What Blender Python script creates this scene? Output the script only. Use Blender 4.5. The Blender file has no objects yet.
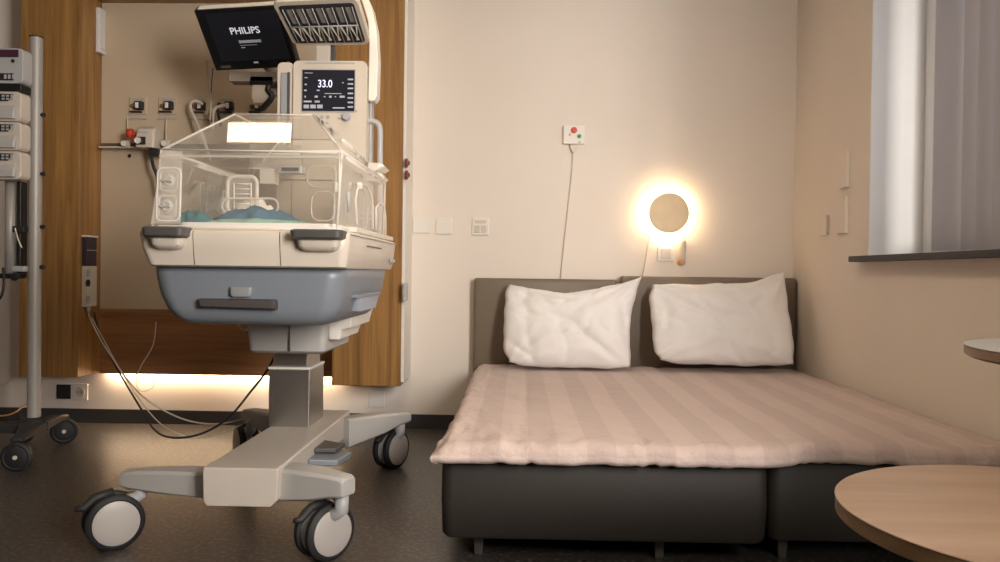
import bpy, bmesh, math, random
from mathutils import Vector, Matrix, noise
random.seed(7)
S = bpy.context.scene
COL = S.collection
PI = math.pi
# ---------------------------------------------------------------- camera
H, F = 0.85, 800.0
yc = Vector((20, 9, -F)).normalized()                 # world +Y seen in camera space
zc = Vector((0.013, 1, 0)); zc = (zc - yc * zc.dot(yc)).normalized()
xc = yc.cross(zc)
R3 = Matrix((xc, yc, zc))                             # camera -> world
cam_d = bpy.data.cameras.new('camera'); cam = bpy.data.objects.new('camera', cam_d); COL.objects.link(cam)
cam.matrix_world = Matrix.Translation((0, 0, H)) @ R3.to_4x4()
cam_d.sensor_width = 36; cam_d.lens = 36 * F / 1000; cam_d.clip_start = 0.05
S.camera = cam
def ray(px, py): return R3 @ Vector((px - 500, 281 - py, -F))
def P(px, py, Y):
    d = ray(px, py); return Vector((0, 0, H)) + d * (Y / d.y)
def PZ(px, py, Z):
    d = ray(px, py); return Vector((0, 0, H)) + d * ((Z - H) / d.z)
def PX(px, py, X):
    d = ray(px, py); return Vector((0, 0, H)) + d * (X / d.x)
# ---------------------------------------------------------------- world, exposure, daylight
w = bpy.data.worlds.new('world'); S.world = w; w.use_nodes = True
bg = w.node_tree.nodes['Background']; bg.inputs[0].default_value = (0.80, 0.84, 1.0, 1); bg.inputs[1].default_value = 0.6
S.view_settings.view_transform = 'Standard'; S.view_settings.look = 'None'
S.view_settings.gamma = 1; S.view_settings.use_curve_mapping = False
S.view_settings.exposure = 0.08
def area(name, loc, direction, sx, sy, power, color, spread=PI):
    l = bpy.data.lights.new(name, 'AREA'); l.shape = 'RECTANGLE'; l.size = sx; l.size_y = sy
    l.energy = power; l.color = color; l.spread = spread
    o = bpy.data.objects.new(name, l); COL.objects.link(o); o.location = loc
    o.rotation_euler = Vector(direction).to_track_quat('-Z', 'Y').to_euler(); return o
area('daylight_near_window', (1.95, -0.35, 1.65), (-0.42, 0.90, -0.14), 1.5, 1.4, 108, (1.0, 0.935, 0.86), math.radians(95))
area('daylight_blind_window', (2.15, 2.3, 1.75), (-1, 0, -0.15), 2.2, 1.5, 5.5, (0.86, 0.88, 1.0))
LAMP_W = (1.0, 0.76, 0.50)
XR, YB, XL, YF, ZC = 1.455, 4.30, -3.3, -1.7, 2.66
# ---------------------------------------------------------------- helpers
ORG = {}
def org(o): return ORG.get(o.name, Vector((0, 0, 0)))
def finish(bm, name, mat, origin, smooth, bevel, seg=3, sub=0):
    bmesh.ops.recalc_face_normals(bm, faces=bm.faces)
    bmesh.ops.translate(bm, vec=-origin, verts=bm.verts)
    me = bpy.data.meshes.new(name); bm.to_mesh(me); bm.free()
    if isinstance(mat, (list, tuple)):
        for m in mat: me.materials.append(m)
    else: me.materials.append(mat)
    if smooth or bevel:
        for p in me.polygons: p.use_smooth = True
        if bevel or smooth == 2:
            try: me.set_sharp_from_angle(angle=math.radians(40))
            except Exception: pass
    o = bpy.data.objects.new(name, me); COL.objects.link(o)
    if bevel:
        m = o.modifiers.new('bevel', 'BEVEL'); m.width = bevel; m.segments = seg; m.limit_method = 'ANGLE'; m.angle_limit = math.radians(35); m.harden_normals = True
    if sub:
        m = o.modifiers.new('sub', 'SUBSURF'); m.levels = sub; m.render_levels = sub
    return o
def part(name, bm, mat, parent, smooth=0, bevel=0, label=None, seg=3, sub=0):
    og = org(parent)
    o = finish(bm, name, mat, og, smooth, bevel, seg, sub); o.parent = parent; ORG[o.name] = og
    if label: o['label'] = label
    return o
def thing(name, loc, label, cat, group=None):
    o = bpy.data.objects.new(name, None); COL.objects.link(o); o.location = loc; o.empty_display_size = .05
    ORG[o.name] = Vector(loc); o['label'] = label; o['category'] = cat
    if group: o['group'] = group
    return o
def solo(name, bm, mat, label, cat, group=None, smooth=0, bevel=0, loc=None, seg=3, sub=0):
    if loc is None:
        n = len(bm.verts); c = sum((v.co for v in bm.verts), Vector()) / n
        c.z = min(v.co.z for v in bm.verts); loc = c
    loc = Vector(loc)
    o = finish(bm, name, mat, loc, smooth, bevel, seg, sub); o.location = loc; ORG[o.name] = loc
    o['label'] = label; o['category'] = cat
    if group: o['group'] = group
    return o
def struct(name, bm, mat, parent=None, bevel=0):
    o = finish(bm, name, mat, Vector((0, 0, 0)), 0, bevel)
    if parent: o.parent = parent
    else: o['kind'] = 'structure'
    return o
def B(): return bmesh.new()
def box(bm, x0, x1, y0, y1, z0, z1, M=None, mi=0):
    vs = [bm.verts.new((x, y, z)) for z in (z0, z1) for x, y in ((x0, y0), (x1, y0), (x1, y1), (x0, y1))]
    if M is not None:
        for v in vs: v.co = M @ v.co
    for f in ((3, 2, 1, 0), (4, 5, 6, 7), (0, 1, 5, 4), (1, 2, 6, 5), (2, 3, 7, 6), (3, 0, 4, 7)):
        bm.faces.new([vs[i] for i in f]).material_index = mi
    return bm
def bx(*a, **k): return box(B(), *a, **k)
def tube(bm, pts, r, seg=8, cap=True, closed=False):
    pts = [Vector(p) for p in pts]; n = len(pts); rings = []; prev = None
    for i, p in enumerate(pts):
        if closed: t = (pts[(i + 1) % n] - pts[i - 1])
        else: t = (pts[min(i + 1, n - 1)] - pts[max(i - 1, 0)])
        t.normalize()
        if prev is None:
            a = Vector((0, 0, 1)) if abs(t.z) < .9 else Vector((1, 0, 0)); u = t.cross(a).normalized()
        else:
            u = (prev - t * prev.dot(t)).normalized()
        prev = u; v = t.cross(u); rr = r[i] if isinstance(r, (list, tuple)) else r
        rings.append([bm.verts.new(p + (u * math.cos(2 * PI * k / seg) + v * math.sin(2 * PI * k / seg)) * rr) for k in range(seg)])
    for i in range(n if closed else n - 1):
        A, C = rings[i], rings[(i + 1) % n]
        for k in range(seg): bm.faces.new((A[k], A[(k + 1) % seg], C[(k + 1) % seg], C[k]))
    if cap and not closed: bm.faces.new(rings[0][::-1]); bm.faces.new(rings[-1])
    return bm
def spline(pts, n=8, closed=False):
    pts = [Vector(p) for p in pts]; out = []; m = len(pts)
    for i in range(m if closed else m - 1):
        if closed: p0, p1, p2, p3 = pts[i - 1], pts[i], pts[(i + 1) % m], pts[(i + 2) % m]
        else: p0, p1, p2, p3 = pts[max(i - 1, 0)], pts[i], pts[i + 1], pts[min(i + 2, m - 1)]
        for k in range(n):
            t = k / n
            out.append(.5 * ((2 * p1) + (p2 - p0) * t + (2 * p0 - 5 * p1 + 4 * p2 - p3) * t * t + (3 * p1 - p0 - 3 * p2 + p3) * t ** 3))
    if not closed: out.append(pts[-1])
    return out
def lathe(bm, prof, M=None, seg=32):
    """prof: (r, z) list around local Z"""
    rings = []
    for r, z in prof:
        if r < 1e-6: rings.append([bm.verts.new((0, 0, z))])
        else: rings.append([bm.verts.new((r * math.cos(2 * PI * k / seg), r * math.sin(2 * PI * k / seg), z)) for k in range(seg)])
    for A, C in zip(rings, rings[1:]):
        for k in range(seg):
            q = (k + 1) % seg
            if len(A) == 1 and len(C) > 1: bm.faces.new((A[0], C[q], C[k]))
            elif len(C) == 1 and len(A) > 1: bm.faces.new((A[k], A[q], C[0]))
            elif len(A) > 1: bm.faces.new((A[k], A[q], C[q], C[k]))
    if len(rings[0]) > 1: bm.faces.new(rings[0][::-1])
    if len(rings[-1]) > 1: bm.faces.new(rings[-1])
    if M is not None:
        for R in rings:
            for v in R: v.co = M @ v.co
    return bm
def zaxis(loc, d, roll=0):
    return Matrix.Translation(loc) @ Vector(d).to_track_quat('Z', 'Y').to_matrix().to_4x4() @ Matrix.Rotation(roll, 4, 'Z')
def rrect(x0, x1, y0, y1, r, n=5):
    out = []
    for cx, cy, a in ((x1 - r, y0 + r, -PI / 2), (x1 - r, y1 - r, 0), (x0 + r, y1 - r, PI / 2), (x0 + r, y0 + r, PI)):
        for k in range(n + 1):
            t = a + PI / 2 * k / n; out.append((cx + r * math.cos(t), cy + r * math.sin(t)))
    return out
def loft(bm, secs, cap=True):
    """secs: list of lists of 3d points, equal counts"""
    R = [[bm.verts.new(p) for p in s] for s in secs]; n = len(R[0])
    for A, C in zip(R, R[1:]):
        for k in range(n): bm.faces.new((A[k], A[(k + 1) % n], C[(k + 1) % n], C[k]))
    if cap: bm.faces.new(R[0][::-1]); bm.faces.new(R[-1])
    return bm
def rloft(secs, n=5):
    """secs: (z, x0, x1, y0, y1, r)"""
    return loft(B(), [[(x, y, z) for x, y in rrect(x0, x1, y0, y1, r, n)] for z, x0, x1, y0, y1, r in secs])
def prism(bm, pts, d):
    """planar polygon pts extruded by vector d"""
    d = Vector(d); A = [bm.verts.new(Vector(p)) for p in pts]; C = [bm.verts.new(Vector(p) + d) for p in pts]; n = len(A)
    bm.faces.new(A[::-1]); bm.faces.new(C)
    for k in range(n): bm.faces.new((A[k], A[(k + 1) % n], C[(k + 1) % n], C[k]))
    return bm
def text_bm(s, M, size, ext=0.0006, align='CENTER', bold=0.0):
    c = bpy.data.curves.new('lettering', 'FONT'); c.body = s; c.size = size; c.extrude = ext; c.align_x = align; c.align_y = 'CENTER'; c.offset = bold
    o = bpy.data.objects.new('lettering', c); COL.objects.link(o)
    bpy.context.view_layer.update()
    me = bpy.data.meshes.new_from_object(o); bm = B(); bm.from_mesh(me); bm.transform(M)
    bpy.data.objects.remove(o); bpy.data.meshes.remove(me); bpy.data.curves.remove(c)
    return bm
def frame_M(o, xdir, ydir):
    """matrix mapping local xy to a plane, z out of it"""
    X = Vector(xdir).normalized(); Z = X.cross(Vector(ydir)).normalized(); Y = Z.cross(X)
    M = Matrix((X, Y, Z)).transposed().to_4x4(); M.translation = o; return M
# ---------------------------------------------------------------- materials
def mat(name, col, rough=.5, metal=0, bump=0, bscale=200, spec=.5, trans=0, var=0, vscale=4, coat=0, emit=None, es=0, sheen=0):
    m = bpy.data.materials.new(name); m.use_nodes = True; nt = m.node_tree; p = nt.nodes['Principled BSDF']
    p.inputs['Base Color'].default_value = (*col, 1); p.inputs['Roughness'].default_value = rough
    p.inputs['Metallic'].default_value = metal; p.inputs['Specular IOR Level'].default_value = spec
    p.inputs['Transmission Weight'].default_value = trans; p.inputs['Coat Weight'].default_value = coat
    p.inputs['Sheen Weight'].default_value = sheen
    if emit: p.inputs['Emission Color'].default_value = (*emit, 1); p.inputs['Emission Strength'].default_value = es
    tc = nt.nodes.new('ShaderNodeTexCoord')
    n = nt.nodes.new('ShaderNodeTexNoise'); n.inputs['Scale'].default_value = vscale; n.inputs['Detail'].default_value = 4
    nt.links.new(tc.outputs['Object'], n.inputs['Vector'])
    v = var if var else .03
    r = nt.nodes.new('ShaderNodeValToRGB')
    r.color_ramp.elements[0].position = .3; r.color_ramp.elements[1].position = .7
    r.color_ramp.elements[0].color = (*[c * (1 - v) for c in col], 1); r.color_ramp.elements[1].color = (*[min(1, c * (1 + v)) for c in col], 1)
    nt.links.new(n.outputs[0], r.inputs[0]); nt.links.new(r.outputs[0], p.inputs['Base Color'])
    if bump:
        n2 = nt.nodes.new('ShaderNodeTexNoise'); n2.inputs['Scale'].default_value = bscale; n2.inputs['Detail'].default_value = 3
        nt.links.new(tc.outputs['Object'], n2.inputs['Vector'])
        b = nt.nodes.new('ShaderNodeBump'); b.inputs['Strength'].default_value = bump; b.inputs['Distance'].default_value = .002
        nt.links.new(n2.outputs[0], b.inputs['Height']); nt.links.new(b.outputs[0], p.inputs['Normal'])
    return m
def wood(name, c1, c2, scale, rough=.42, band=None):
    """scale: vector stretching the noise; the small value is along the grain"""
    m = bpy.data.materials.new(name); m.use_nodes = True; nt = m.node_tree; p = nt.nodes['Principled BSDF']
    tc = nt.nodes.new('ShaderNodeTexCoord'); mp = nt.nodes.new('ShaderNodeMapping'); mp.inputs['Scale'].default_value = scale
    nt.links.new(tc.outputs['Object'], mp.inputs[0])
    n = nt.nodes.new('ShaderNodeTexNoise'); n.inputs['Scale'].default_value = 1; n.inputs['Detail'].default_value = 6; n.inputs['Roughness'].default_value = .65; n.inputs['Distortion'].default_value = .6
    nt.links.new(mp.outputs[0], n.inputs['Vector'])
    r = nt.nodes.new('ShaderNodeValToRGB'); r.color_ramp.elements[0].position = .32; r.color_ramp.elements[1].position = .68
    r.color_ramp.elements[0].color = (*c1, 1); r.color_ramp.elements[1].color = (*c2, 1)
    nt.links.new(n.outputs[0], r.inputs[0])
    n2 = nt.nodes.new('ShaderNodeTexNoise'); n2.inputs['Scale'].default_value = .22; n2.inputs['Detail'].default_value = 2
    nt.links.new(mp.outputs[0], n2.inputs['Vector'])
    mx = nt.nodes.new('ShaderNodeMix'); mx.data_type = 'RGBA'; mx.blend_type = 'MULTIPLY'; mx.inputs[0].default_value = .5
    r2 = nt.nodes.new('ShaderNodeValToRGB'); r2.color_ramp.elements[0].position = .35; r2.color_ramp.elements[1].position = .65
    r2.color_ramp.elements[0].color = (.62, .58, .55, 1); r2.color_ramp.elements[1].color = (1, 1, 1, 1)
    nt.links.new(n2.outputs[0], r2.inputs[0]); nt.links.new(r.outputs[0], mx.inputs[6]); nt.links.new(r2.outputs[0], mx.inputs[7])
    nt.links.new(mx.outputs[2], p.inputs['Base Color'])
    p.inputs['Roughness'].default_value = rough
    b = nt.nodes.new('ShaderNodeBump'); b.inputs['Strength'].default_value = .12; b.inputs['Distance'].default_value = .001
    nt.links.new(n.outputs[0], b.inputs['Height']); nt.links.new(b.outputs[0], p.inputs['Normal'])
    return m
M_wall = mat('wall_paint', (.76, .685, .615), .75, bump=.15, bscale=160, var=.02, vscale=2)
M_wall2 = mat('low_bounce_wall_paint', (.36, .31, .27), .8)  # unseen walls made darker to cut the bounced light
M_ceil = mat('ceiling_paint', (.78, .74, .68), .9)
M_board = mat('recess_board', (.54, .43, .31), .5, bump=.05, var=.03, vscale=3)
M_basebd = mat('dark_skirting', (.045, .042, .042), .45)
M_wood = wood('orange_veneer', (.215, .10, .030), (.42, .225, .066), (30, 30, 1.3))
M_woodh = wood('horizontal_veneer', (.27, .12, .05), (.44, .22, .095), (1.6, 30, 40))
M_oak = wood('pale_oak_top', (.25, .165, .108), (.305, .205, .14), (3, 45, 20), .38)
M_oakedge = wood('pale_oak_edge', (.26, .16, .085), (.38, .245, .14), (14, 14, 60), .45)
M_white = mat('white_plastic', (.76, .72, .66), .4)
M_cream = mat('cream_plastic', (.60, .53, .45), .38, bump=.04, bscale=400)
M_cream2 = mat('beige_cover', (.56, .50, .44), .42, bump=.04, bscale=400)
M_greyp = mat('grey_plastic', (.40, .40, .41), .42)
M_blue = mat('blue_grey_plastic', (.185, .205, .235), .40, bump=.05, bscale=500)
M_hand = mat('grey_handle', (.075, .070, .066), .45)
M_dark = mat('dark_plastic', (.018, .017, .018), .6)
M_black = mat('black_plastic', (.010, .010, .012), .35)
M_screen = mat('screen_glass', (.006, .006, .008), .22)
M_rub = mat('dark_rubber', (.012, .012, .014), .65)
M_steel = mat('brushed_steel', (.58, .56, .53), .34, metal=1, bump=.05, bscale=300)
M_pole = mat('aluminium_tube', (.34, .32, .30), .45, metal=.15)
M_chrome = mat('chrome', (.8, .8, .8), .12, metal=1)
M_red = mat('red_plastic', (.55, .05, .03), .4)
M_green = mat('green_plastic', (.03, .28, .12), .4)
M_orange = mat('orange_plastic', (.75, .25, .10), .4)
M_leather = mat('dark_leatherette', (.024, .0195, .0155), .62, bump=.35, bscale=260, spec=.4)
M_hb = mat('headboard_leatherette', (.165, .125, .088), .5, bump=.3, bscale=260)
M_pillow = mat('white_cotton', (.80, .77, .76), .9, bump=.5, bscale=28, sheen=.2)
M_teal = mat('teal_cloth', (.020, .105, .125), .9, bump=.5, bscale=200, var=.25, vscale=25)
M_mint = mat('mint_cloth', (.22, .38, .31), .9, bump=.4, bscale=200, var=.15, vscale=25)
M_sheet = mat('white_sheet', (.80, .78, .76), .9, bump=.3, bscale=80)
M_frame = mat('window_frame_paint', (.78, .78, .79), .45)
M_reveal = mat('window_reveal_paint', (.74, .73, .72), .7)
M_sill = mat('dark_stone_sill', (.018, .019, .024), .55)
M_wcord = mat('white_cord', (.62, .55, .47), .5)
M_bcord = mat('black_cord', (.012, .012, .012), .5)
M_grey = mat('light_grey_metal', (.46, .44, .43), .4, metal=.3)
M_ink = mat('screen_text', (.5, .5, .55), .5, emit=(.75, .75, .85), es=.55)
M_inkd = mat('screen_text_dim', (.3, .3, .33), .5, emit=(.6, .6, .65), es=.22)
M_inkb = mat('screen_digits', (.5, .5, .7), .5, emit=(.72, .74, 1.0), es=.9)
def floor_mat():
    m = bpy.data.materials.new('speckled_linoleum'); m.use_nodes = True; nt = m.node_tree; p = nt.nodes['Principled BSDF']
    tc = nt.nodes.new('ShaderNodeTexCoord')
    n = nt.nodes.new('ShaderNodeTexNoise'); n.inputs['Scale'].default_value = 62; n.inputs['Detail'].default_value = 5; n.inputs['Roughness'].default_value = .7
    n2 = nt.nodes.new('ShaderNodeTexVoronoi'); n2.inputs['Scale'].default_value = 120
    nt.links.new(tc.outputs['Object'], n.inputs[0]); nt.links.new(tc.outputs['Object'], n2.inputs[0])
    r = nt.nodes.new('ShaderNodeValToRGB'); e = r.color_ramp.elements
    e[0].position = .33; e[0].color = (.014, .012, .011, 1); e[1].position = .68; e[1].color = (.18, .148, .125, 1)
    x = r.color_ramp.elements.new(.52); x.color = (.042, .036, .032, 1)
    nt.links.new(n.outputs[0], r.inputs[0])
    r2 = nt.nodes.new('ShaderNodeValToRGB'); e = r2.color_ramp.elements; e[0].position = .08; e[0].color = (.16, .15, .14, 1); e[1].position = .2; e[1].color = (0, 0, 0, 1)
    nt.links.new(n2.outputs['Distance'], r2.inputs[0])
    mx = nt.nodes.new('ShaderNodeMix'); mx.data_type = 'RGBA'; mx.blend_type = 'ADD'; mx.inputs[0].default_value = .5
    nt.links.new(r.outputs[0], mx.inputs[6]); nt.links.new(r2.outputs[0], mx.inputs[7]); nt.links.new(mx.outputs[2], p.inputs['Base Color'])
    p.inputs['Roughness'].default_value = .38; p.inputs['Specular IOR Level'].default_value = .8
    b = nt.nodes.new('ShaderNodeBump'); b.inputs['Strength'].default_value = .12; b.inputs['Distance'].default_value = .001
    nt.links.new(n.outputs[0], b.inputs['Height']); nt.links.new(b.outputs[0], p.inputs['Normal'])
    return m
M_floor = floor_mat()
def topper_mat():
    m = bpy.data.materials.new('striped_mattress_cover'); m.use_nodes = True; nt = m.node_tree; p = nt.nodes['Principled BSDF']
    tc = nt.nodes.new('ShaderNodeTexCoord'); sp = nt.nodes.new('ShaderNodeSeparateXYZ'); nt.links.new(tc.outputs['Object'], sp.inputs[0])
    mu = nt.nodes.new('ShaderNodeMath'); mu.operation = 'MULTIPLY'; mu.inputs[1].default_value = 2 * PI / .165
    nt.links.new(sp.outputs[0], mu.inputs[0])
    si = nt.nodes.new('ShaderNodeMath'); si.operation = 'SINE'; nt.links.new(mu.outputs[0], si.inputs[0])
    r = nt.nodes.new('ShaderNodeValToRGB'); e = r.color_ramp.elements
    e[0].position = .46; e[0].color = (.50, .39, .355, 1); e[1].position = .54; e[1].color = (.56, .445, .405, 1)
    ad = nt.nodes.new('ShaderNodeMath'); ad.operation = 'MULTIPLY_ADD'; ad.inputs[1].default_value = .5; ad.inputs[2].default_value = .5
    nt.links.new(si.outputs[0], ad.inputs[0]); nt.links.new(ad.outputs[0], r.inputs[0]); nt.links.new(r.outputs[0], p.inputs['Base Color'])
    n = nt.nodes.new('ShaderNodeTexNoise'); n.inputs['Scale'].default_value = 38; n.inputs['Detail'].default_value = 5; nt.links.new(tc.outputs['Object'], n.inputs[0])
    b = nt.nodes.new('ShaderNodeBump'); b.inputs['Strength'].default_value = .5; b.inputs['Distance'].default_value = .012
    nt.links.new(n.outputs[0], b.inputs['Height']); nt.links.new(b.outputs[0], p.inputs['Normal'])
    p.inputs['Roughness'].default_value = .85; p.inputs['Sheen Weight'].default_value = .1
    return m
M_topper = topper_mat()
def clear(name, tint, haze, hazecol=(.92, .88, .82), gloss=1.0, rough=.03):
    """clear acrylic: see-through with a Fresnel reflection and a trace of milky scatter"""
    m = bpy.data.materials.new(name); m.use_nodes = True; nt = m.node_tree; nt.nodes.remove(nt.nodes['Principled BSDF'])
    out = nt.nodes['Material Output']
    t = nt.nodes.new('ShaderNodeBsdfTransparent'); t.inputs[0].default_value = (*tint, 1)
    d0 = nt.nodes.new('ShaderNodeBsdfDiffuse'); d0.inputs[0].default_value = (*hazecol, 1)
    tl_ = nt.nodes.new('ShaderNodeBsdfTranslucent'); tl_.inputs[0].default_value = (*hazecol, 1)
    d = nt.nodes.new('ShaderNodeMixShader'); d.inputs[0].default_value = .4
    nt.links.new(d0.outputs[0], d.inputs[1]); nt.links.new(tl_.outputs[0], d.inputs[2])
    g = nt.nodes.new('ShaderNodeBsdfGlossy'); g.inputs['Roughness'].default_value = rough; g.inputs[0].default_value = (gloss, gloss, gloss, 1)
    m1 = nt.nodes.new('ShaderNodeMixShader')
    ge = nt.nodes.new('ShaderNodeNewGeometry')
    inv = nt.nodes.new('ShaderNodeMath'); inv.operation = 'SUBTRACT'; inv.inputs[0].default_value = 1; nt.links.new(ge.outputs['Backfacing'], inv.inputs[1])
    hz = nt.nodes.new('ShaderNodeMath'); hz.operation = 'MULTIPLY'; hz.inputs[1].default_value = haze; nt.links.new(inv.outputs[0], hz.inputs[0]); nt.links.new(hz.outputs[0], m1.inputs[0])
    nt.links.new(t.outputs[0], m1.inputs[1]); nt.links.new(d.outputs[0], m1.inputs[2])
    fr = nt.nodes.new('ShaderNodeFresnel'); fr.inputs[0].default_value = 1.45
    m2 = nt.nodes.new('ShaderNodeMixShader'); fm = nt.nodes.new('ShaderNodeMath'); fm.operation = 'MULTIPLY'; nt.links.new(fr.outputs[0], fm.inputs[0]); nt.links.new(inv.outputs[0], fm.inputs[1]); nt.links.new(fm.outputs[0], m2.inputs[0])
    nt.links.new(m1.outputs[0], m2.inputs[1]); nt.links.new(g.outputs[0], m2.inputs[2]); nt.links.new(m2.outputs[0], out.inputs[0])
    return m
M_acr = clear('clear_acrylic', (.99, .985, .975), .12)
M_acr2 = clear('acrylic_edge', (.98, .96, .94), .45)
M_acr3 = clear('frosted_acrylic', (.97, .95, .93), .82)
M_glass = clear('window_glass', (1, 1, 1), .0)
def blind_mat():
    m = bpy.data.materials.new('blind_fabric'); m.use_nodes = True; nt = m.node_tree; nt.nodes.remove(nt.nodes['Principled BSDF']); out = nt.nodes['Material Output']
    d = nt.nodes.new('ShaderNodeBsdfDiffuse'); d.inputs[0].default_value = (.78, .75, .75, 1)
    t = nt.nodes.new('ShaderNodeBsdfTranslucent'); t.inputs[0].default_value = (.50, .50, .54, 1)
    x = nt.nodes.new('ShaderNodeMixShader'); x.inputs[0].default_value = .5
    nt.links.new(d.outputs[0], x.inputs[1]); nt.links.new(t.outputs[0], x.inputs[2]); nt.links.new(x.outputs[0], out.inputs[0]); return m
M_blind = blind_mat()
def glow(name, col, s):
    m = bpy.data.materials.new(name); m.use_nodes = True; p = m.node_tree.nodes['Principled BSDF']
    p.inputs['Base Color'].default_value = (.8, .8, .8, 1); p.inputs['Emission Color'].default_value = (*col, 1); p.inputs['Emission Strength'].default_value = s; return m
M_ceilglow = glow('ceiling_lamp_diffuser', (1.0, .79, .54), 20)
M_strip = glow('led_strip_glow', (1.0, .74, .48), 50)
M_lampglow = glow('wall_lamp_glow', (1.0, .76, .46), 42)
# ---------------------------------------------------------------- room shell
struct('floor', bx(XL - .1, XR + .5, YF - .1, YB + .1, -.1, 0), M_floor)
struct('ceiling', bx(XL - .1, XR + .5, YF - .1, YB + .1, ZC, ZC + .1), M_ceil)
struct('wall_back', bx(XL - .1, XR + .5, YB, YB + .1, 0, ZC), M_wall)
struct('wall_left', bx(XL - .1, XL, YF, YB, 0, ZC), M_wall2)
struct('wall_front', bx(XL, XR + .3, YF - .1, YF, 0, ZC), M_wall2)
WZ0, WZ1 = .935, 2.42
W1 = (1.10, PX(869, 200, XR).y); W2 = (-1.15, 0.35)
bm = B()
XO = XR + .33
box(bm, XR, XO, YF, YB, 0, WZ0); box(bm, XR, XO, YF, YB, WZ1, ZC)
box(bm, XR, XO, W1[1], YB, WZ0, WZ1); box(bm, XR, XO, W2[1], W1[0], WZ0, WZ1); box(bm, XR, XO, YF, W2[0], WZ0, WZ1)
struct('wall_right', bm, M_wall)
bm = B()
for a, b in (W1, W2):
    for y0, y1 in ((b - .004, b + .0), (a, a + .004)):
        box(bm, XR + .001, XR + .2215, y0, y1, WZ0, WZ1)
struct('trim_1', bm, M_reveal)                                        # painted linings of the window reveals
for i, (a, b) in enumerate((W1, W2)):
    bm = B(); x0, x1 = XR + .222, XR + .28
    fw = .17
    box(bm, x0, x1, a, b, WZ0, WZ0 + .06); box(bm, x0, x1, a, b, WZ1 - .06, WZ1)
    box(bm, x0, x1, a, a + fw, WZ0 + .06, WZ1 - .06); box(bm, x0, x1, b - fw, b, WZ0 + .06, WZ1 - .06)
    m_ = (a + b) / 2; box(bm, x0, x1, m_ - .03, m_ + .03, WZ0 + .06, WZ1 - .06)
    wn = struct('window_%d' % (i + 1), bm, M_frame)
    struct('window_pane', bx(x0 + .02, x0 + .026, a + fw, b - fw, WZ0 + .06, WZ1 - .06), M_glass, wn)
    s0 = P(848, 262, 3.6).z
    struct('trim_%d' % (i + 2), bx(XR - .055, XR + .2215, a - (.10 if i == 0 else .1), (PX(848, 262, XR - .055).y if i == 0 else b + .1), WZ0 - .024, WZ0 + .0), M_sill, bevel=.004)
bm = B(); box(bm, XL, XR, YB - .012, YB, 0, .075); struct('baseboard_back', bm, M_basebd)
bm = B(); box(bm, XR - .012, XR, YF, YB - .012, 0, .075); struct('baseboard_right', bm, M_basebd)
bm = B(); box(bm, XL, XL + .012, YF, YB - .012, 0, .075); struct('baseboard_left', bm, M_basebd)
# ---------------------------------------------------------------- vertical blind in the far window
vb = thing('vertical_blind', (XR + .15, 2.2, WZ0 + .01), 'pale grey vertical blind hanging in the window above the dark sill', 'blind')
part('head_rail', bx(XR + .12, XR + .18, W1[0] + .01, W1[1] - .02, WZ1 - .05, WZ1 - .002), M_frame, vb, bevel=.004)
y = PX(942, 200, XR + .15).y - .05; k = 0
while y > W1[0] + .1:
    bm = B(); ang = math.radians(34 + 5 * math.sin(k * 2.1)); wd = .064; pts = []
    for j in range(7):
        t = -1 + 2 * j / 6; bulge = .007 * (1 - t * t)
        pts.append((XR + .15 + t * wd * math.sin(ang) - bulge * math.cos(ang), y - t * wd * math.cos(ang) - bulge * math.sin(ang)))
    top, bot = WZ1 - .05, WZ0 + .016
    loft(bm, [[(px, py, z) for px, py in pts] + [(px + .0012, py, z) for px, py in pts[::-1]] for z in (bot, top)])
    part('slat', bm, M_blind, vb, smooth=2)
    y -= .098; k += 1
# ---------------------------------------------------------------- medical wall unit (timber box round a recess)
UX0, UX1 = P(21, 200, 4.05).x, P(403.5, 200, 4.05).x
IX0, IX1 = P(80, 200, 4.05).x, P(334, 200, 4.05).x
UYF, URB, UZ0, UZ1 = 4.04, 4.255, .275, 2.56
PZ0 = .262
un = thing('medical_wall_unit', ((UX0 + UX1) / 2, YB, UZ0), 'tall orange timber wall unit with a recessed beige board behind the incubator', 'wall unit')
part('side_panel', bx(UX0, IX0, UYF, YB - .001, PZ0 + .02, UZ1), M_wood, un, bevel=.002)
part('side_panel', bx(IX1, UX1 - .004, UYF, YB - .001, PZ0, UZ1), M_wood, un, bevel=.002)
part('end_board', bx(UX1 - .0035, UX1 + .012, UYF + .004, YB - .001, PZ0 + .02, UZ1), M_white, un, bevel=.001, label='white painted end board')
part('top_panel', bx(IX0, IX1, UYF, YB - .001, 2.265, UZ1), M_wood, un, bevel=.002)
zb = P(250, 310.5, URB).z
part('back_board', bx(IX0, IX1, URB, YB - .001, zb, 2.265), M_board, un)
part('lower_panel', bx(IX0, IX1, URB - .004, URB + .012, UZ0, zb), M_woodh, un, bevel=.0015, label='horizontal-grain timber lower panel')
part('light_strip', bx(IX0 + .03, IX1 - .02, YB - .030, YB - .008, UZ0 + .004, UZ0 + .010), M_strip, un, label='glowing warm light strip under the lower panel')
# ---------------------------------------------------------------- things on the unit and the walls
def wplate(name, x0, x1, y0, y1, label, cat, Y=YB, th=.010, m=M_white, group=None, bevel=.003):
    a = P(x0, y1, Y); b = P(x1, y0, Y)
    t = thing(name, ((a.x + b.x) / 2, Y, a.z), label, cat, group)
    part('cover_plate', bx(a.x, b.x, Y - th, Y, a.z, b.z), m, t, bevel=bevel)
    return t, a, b
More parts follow.
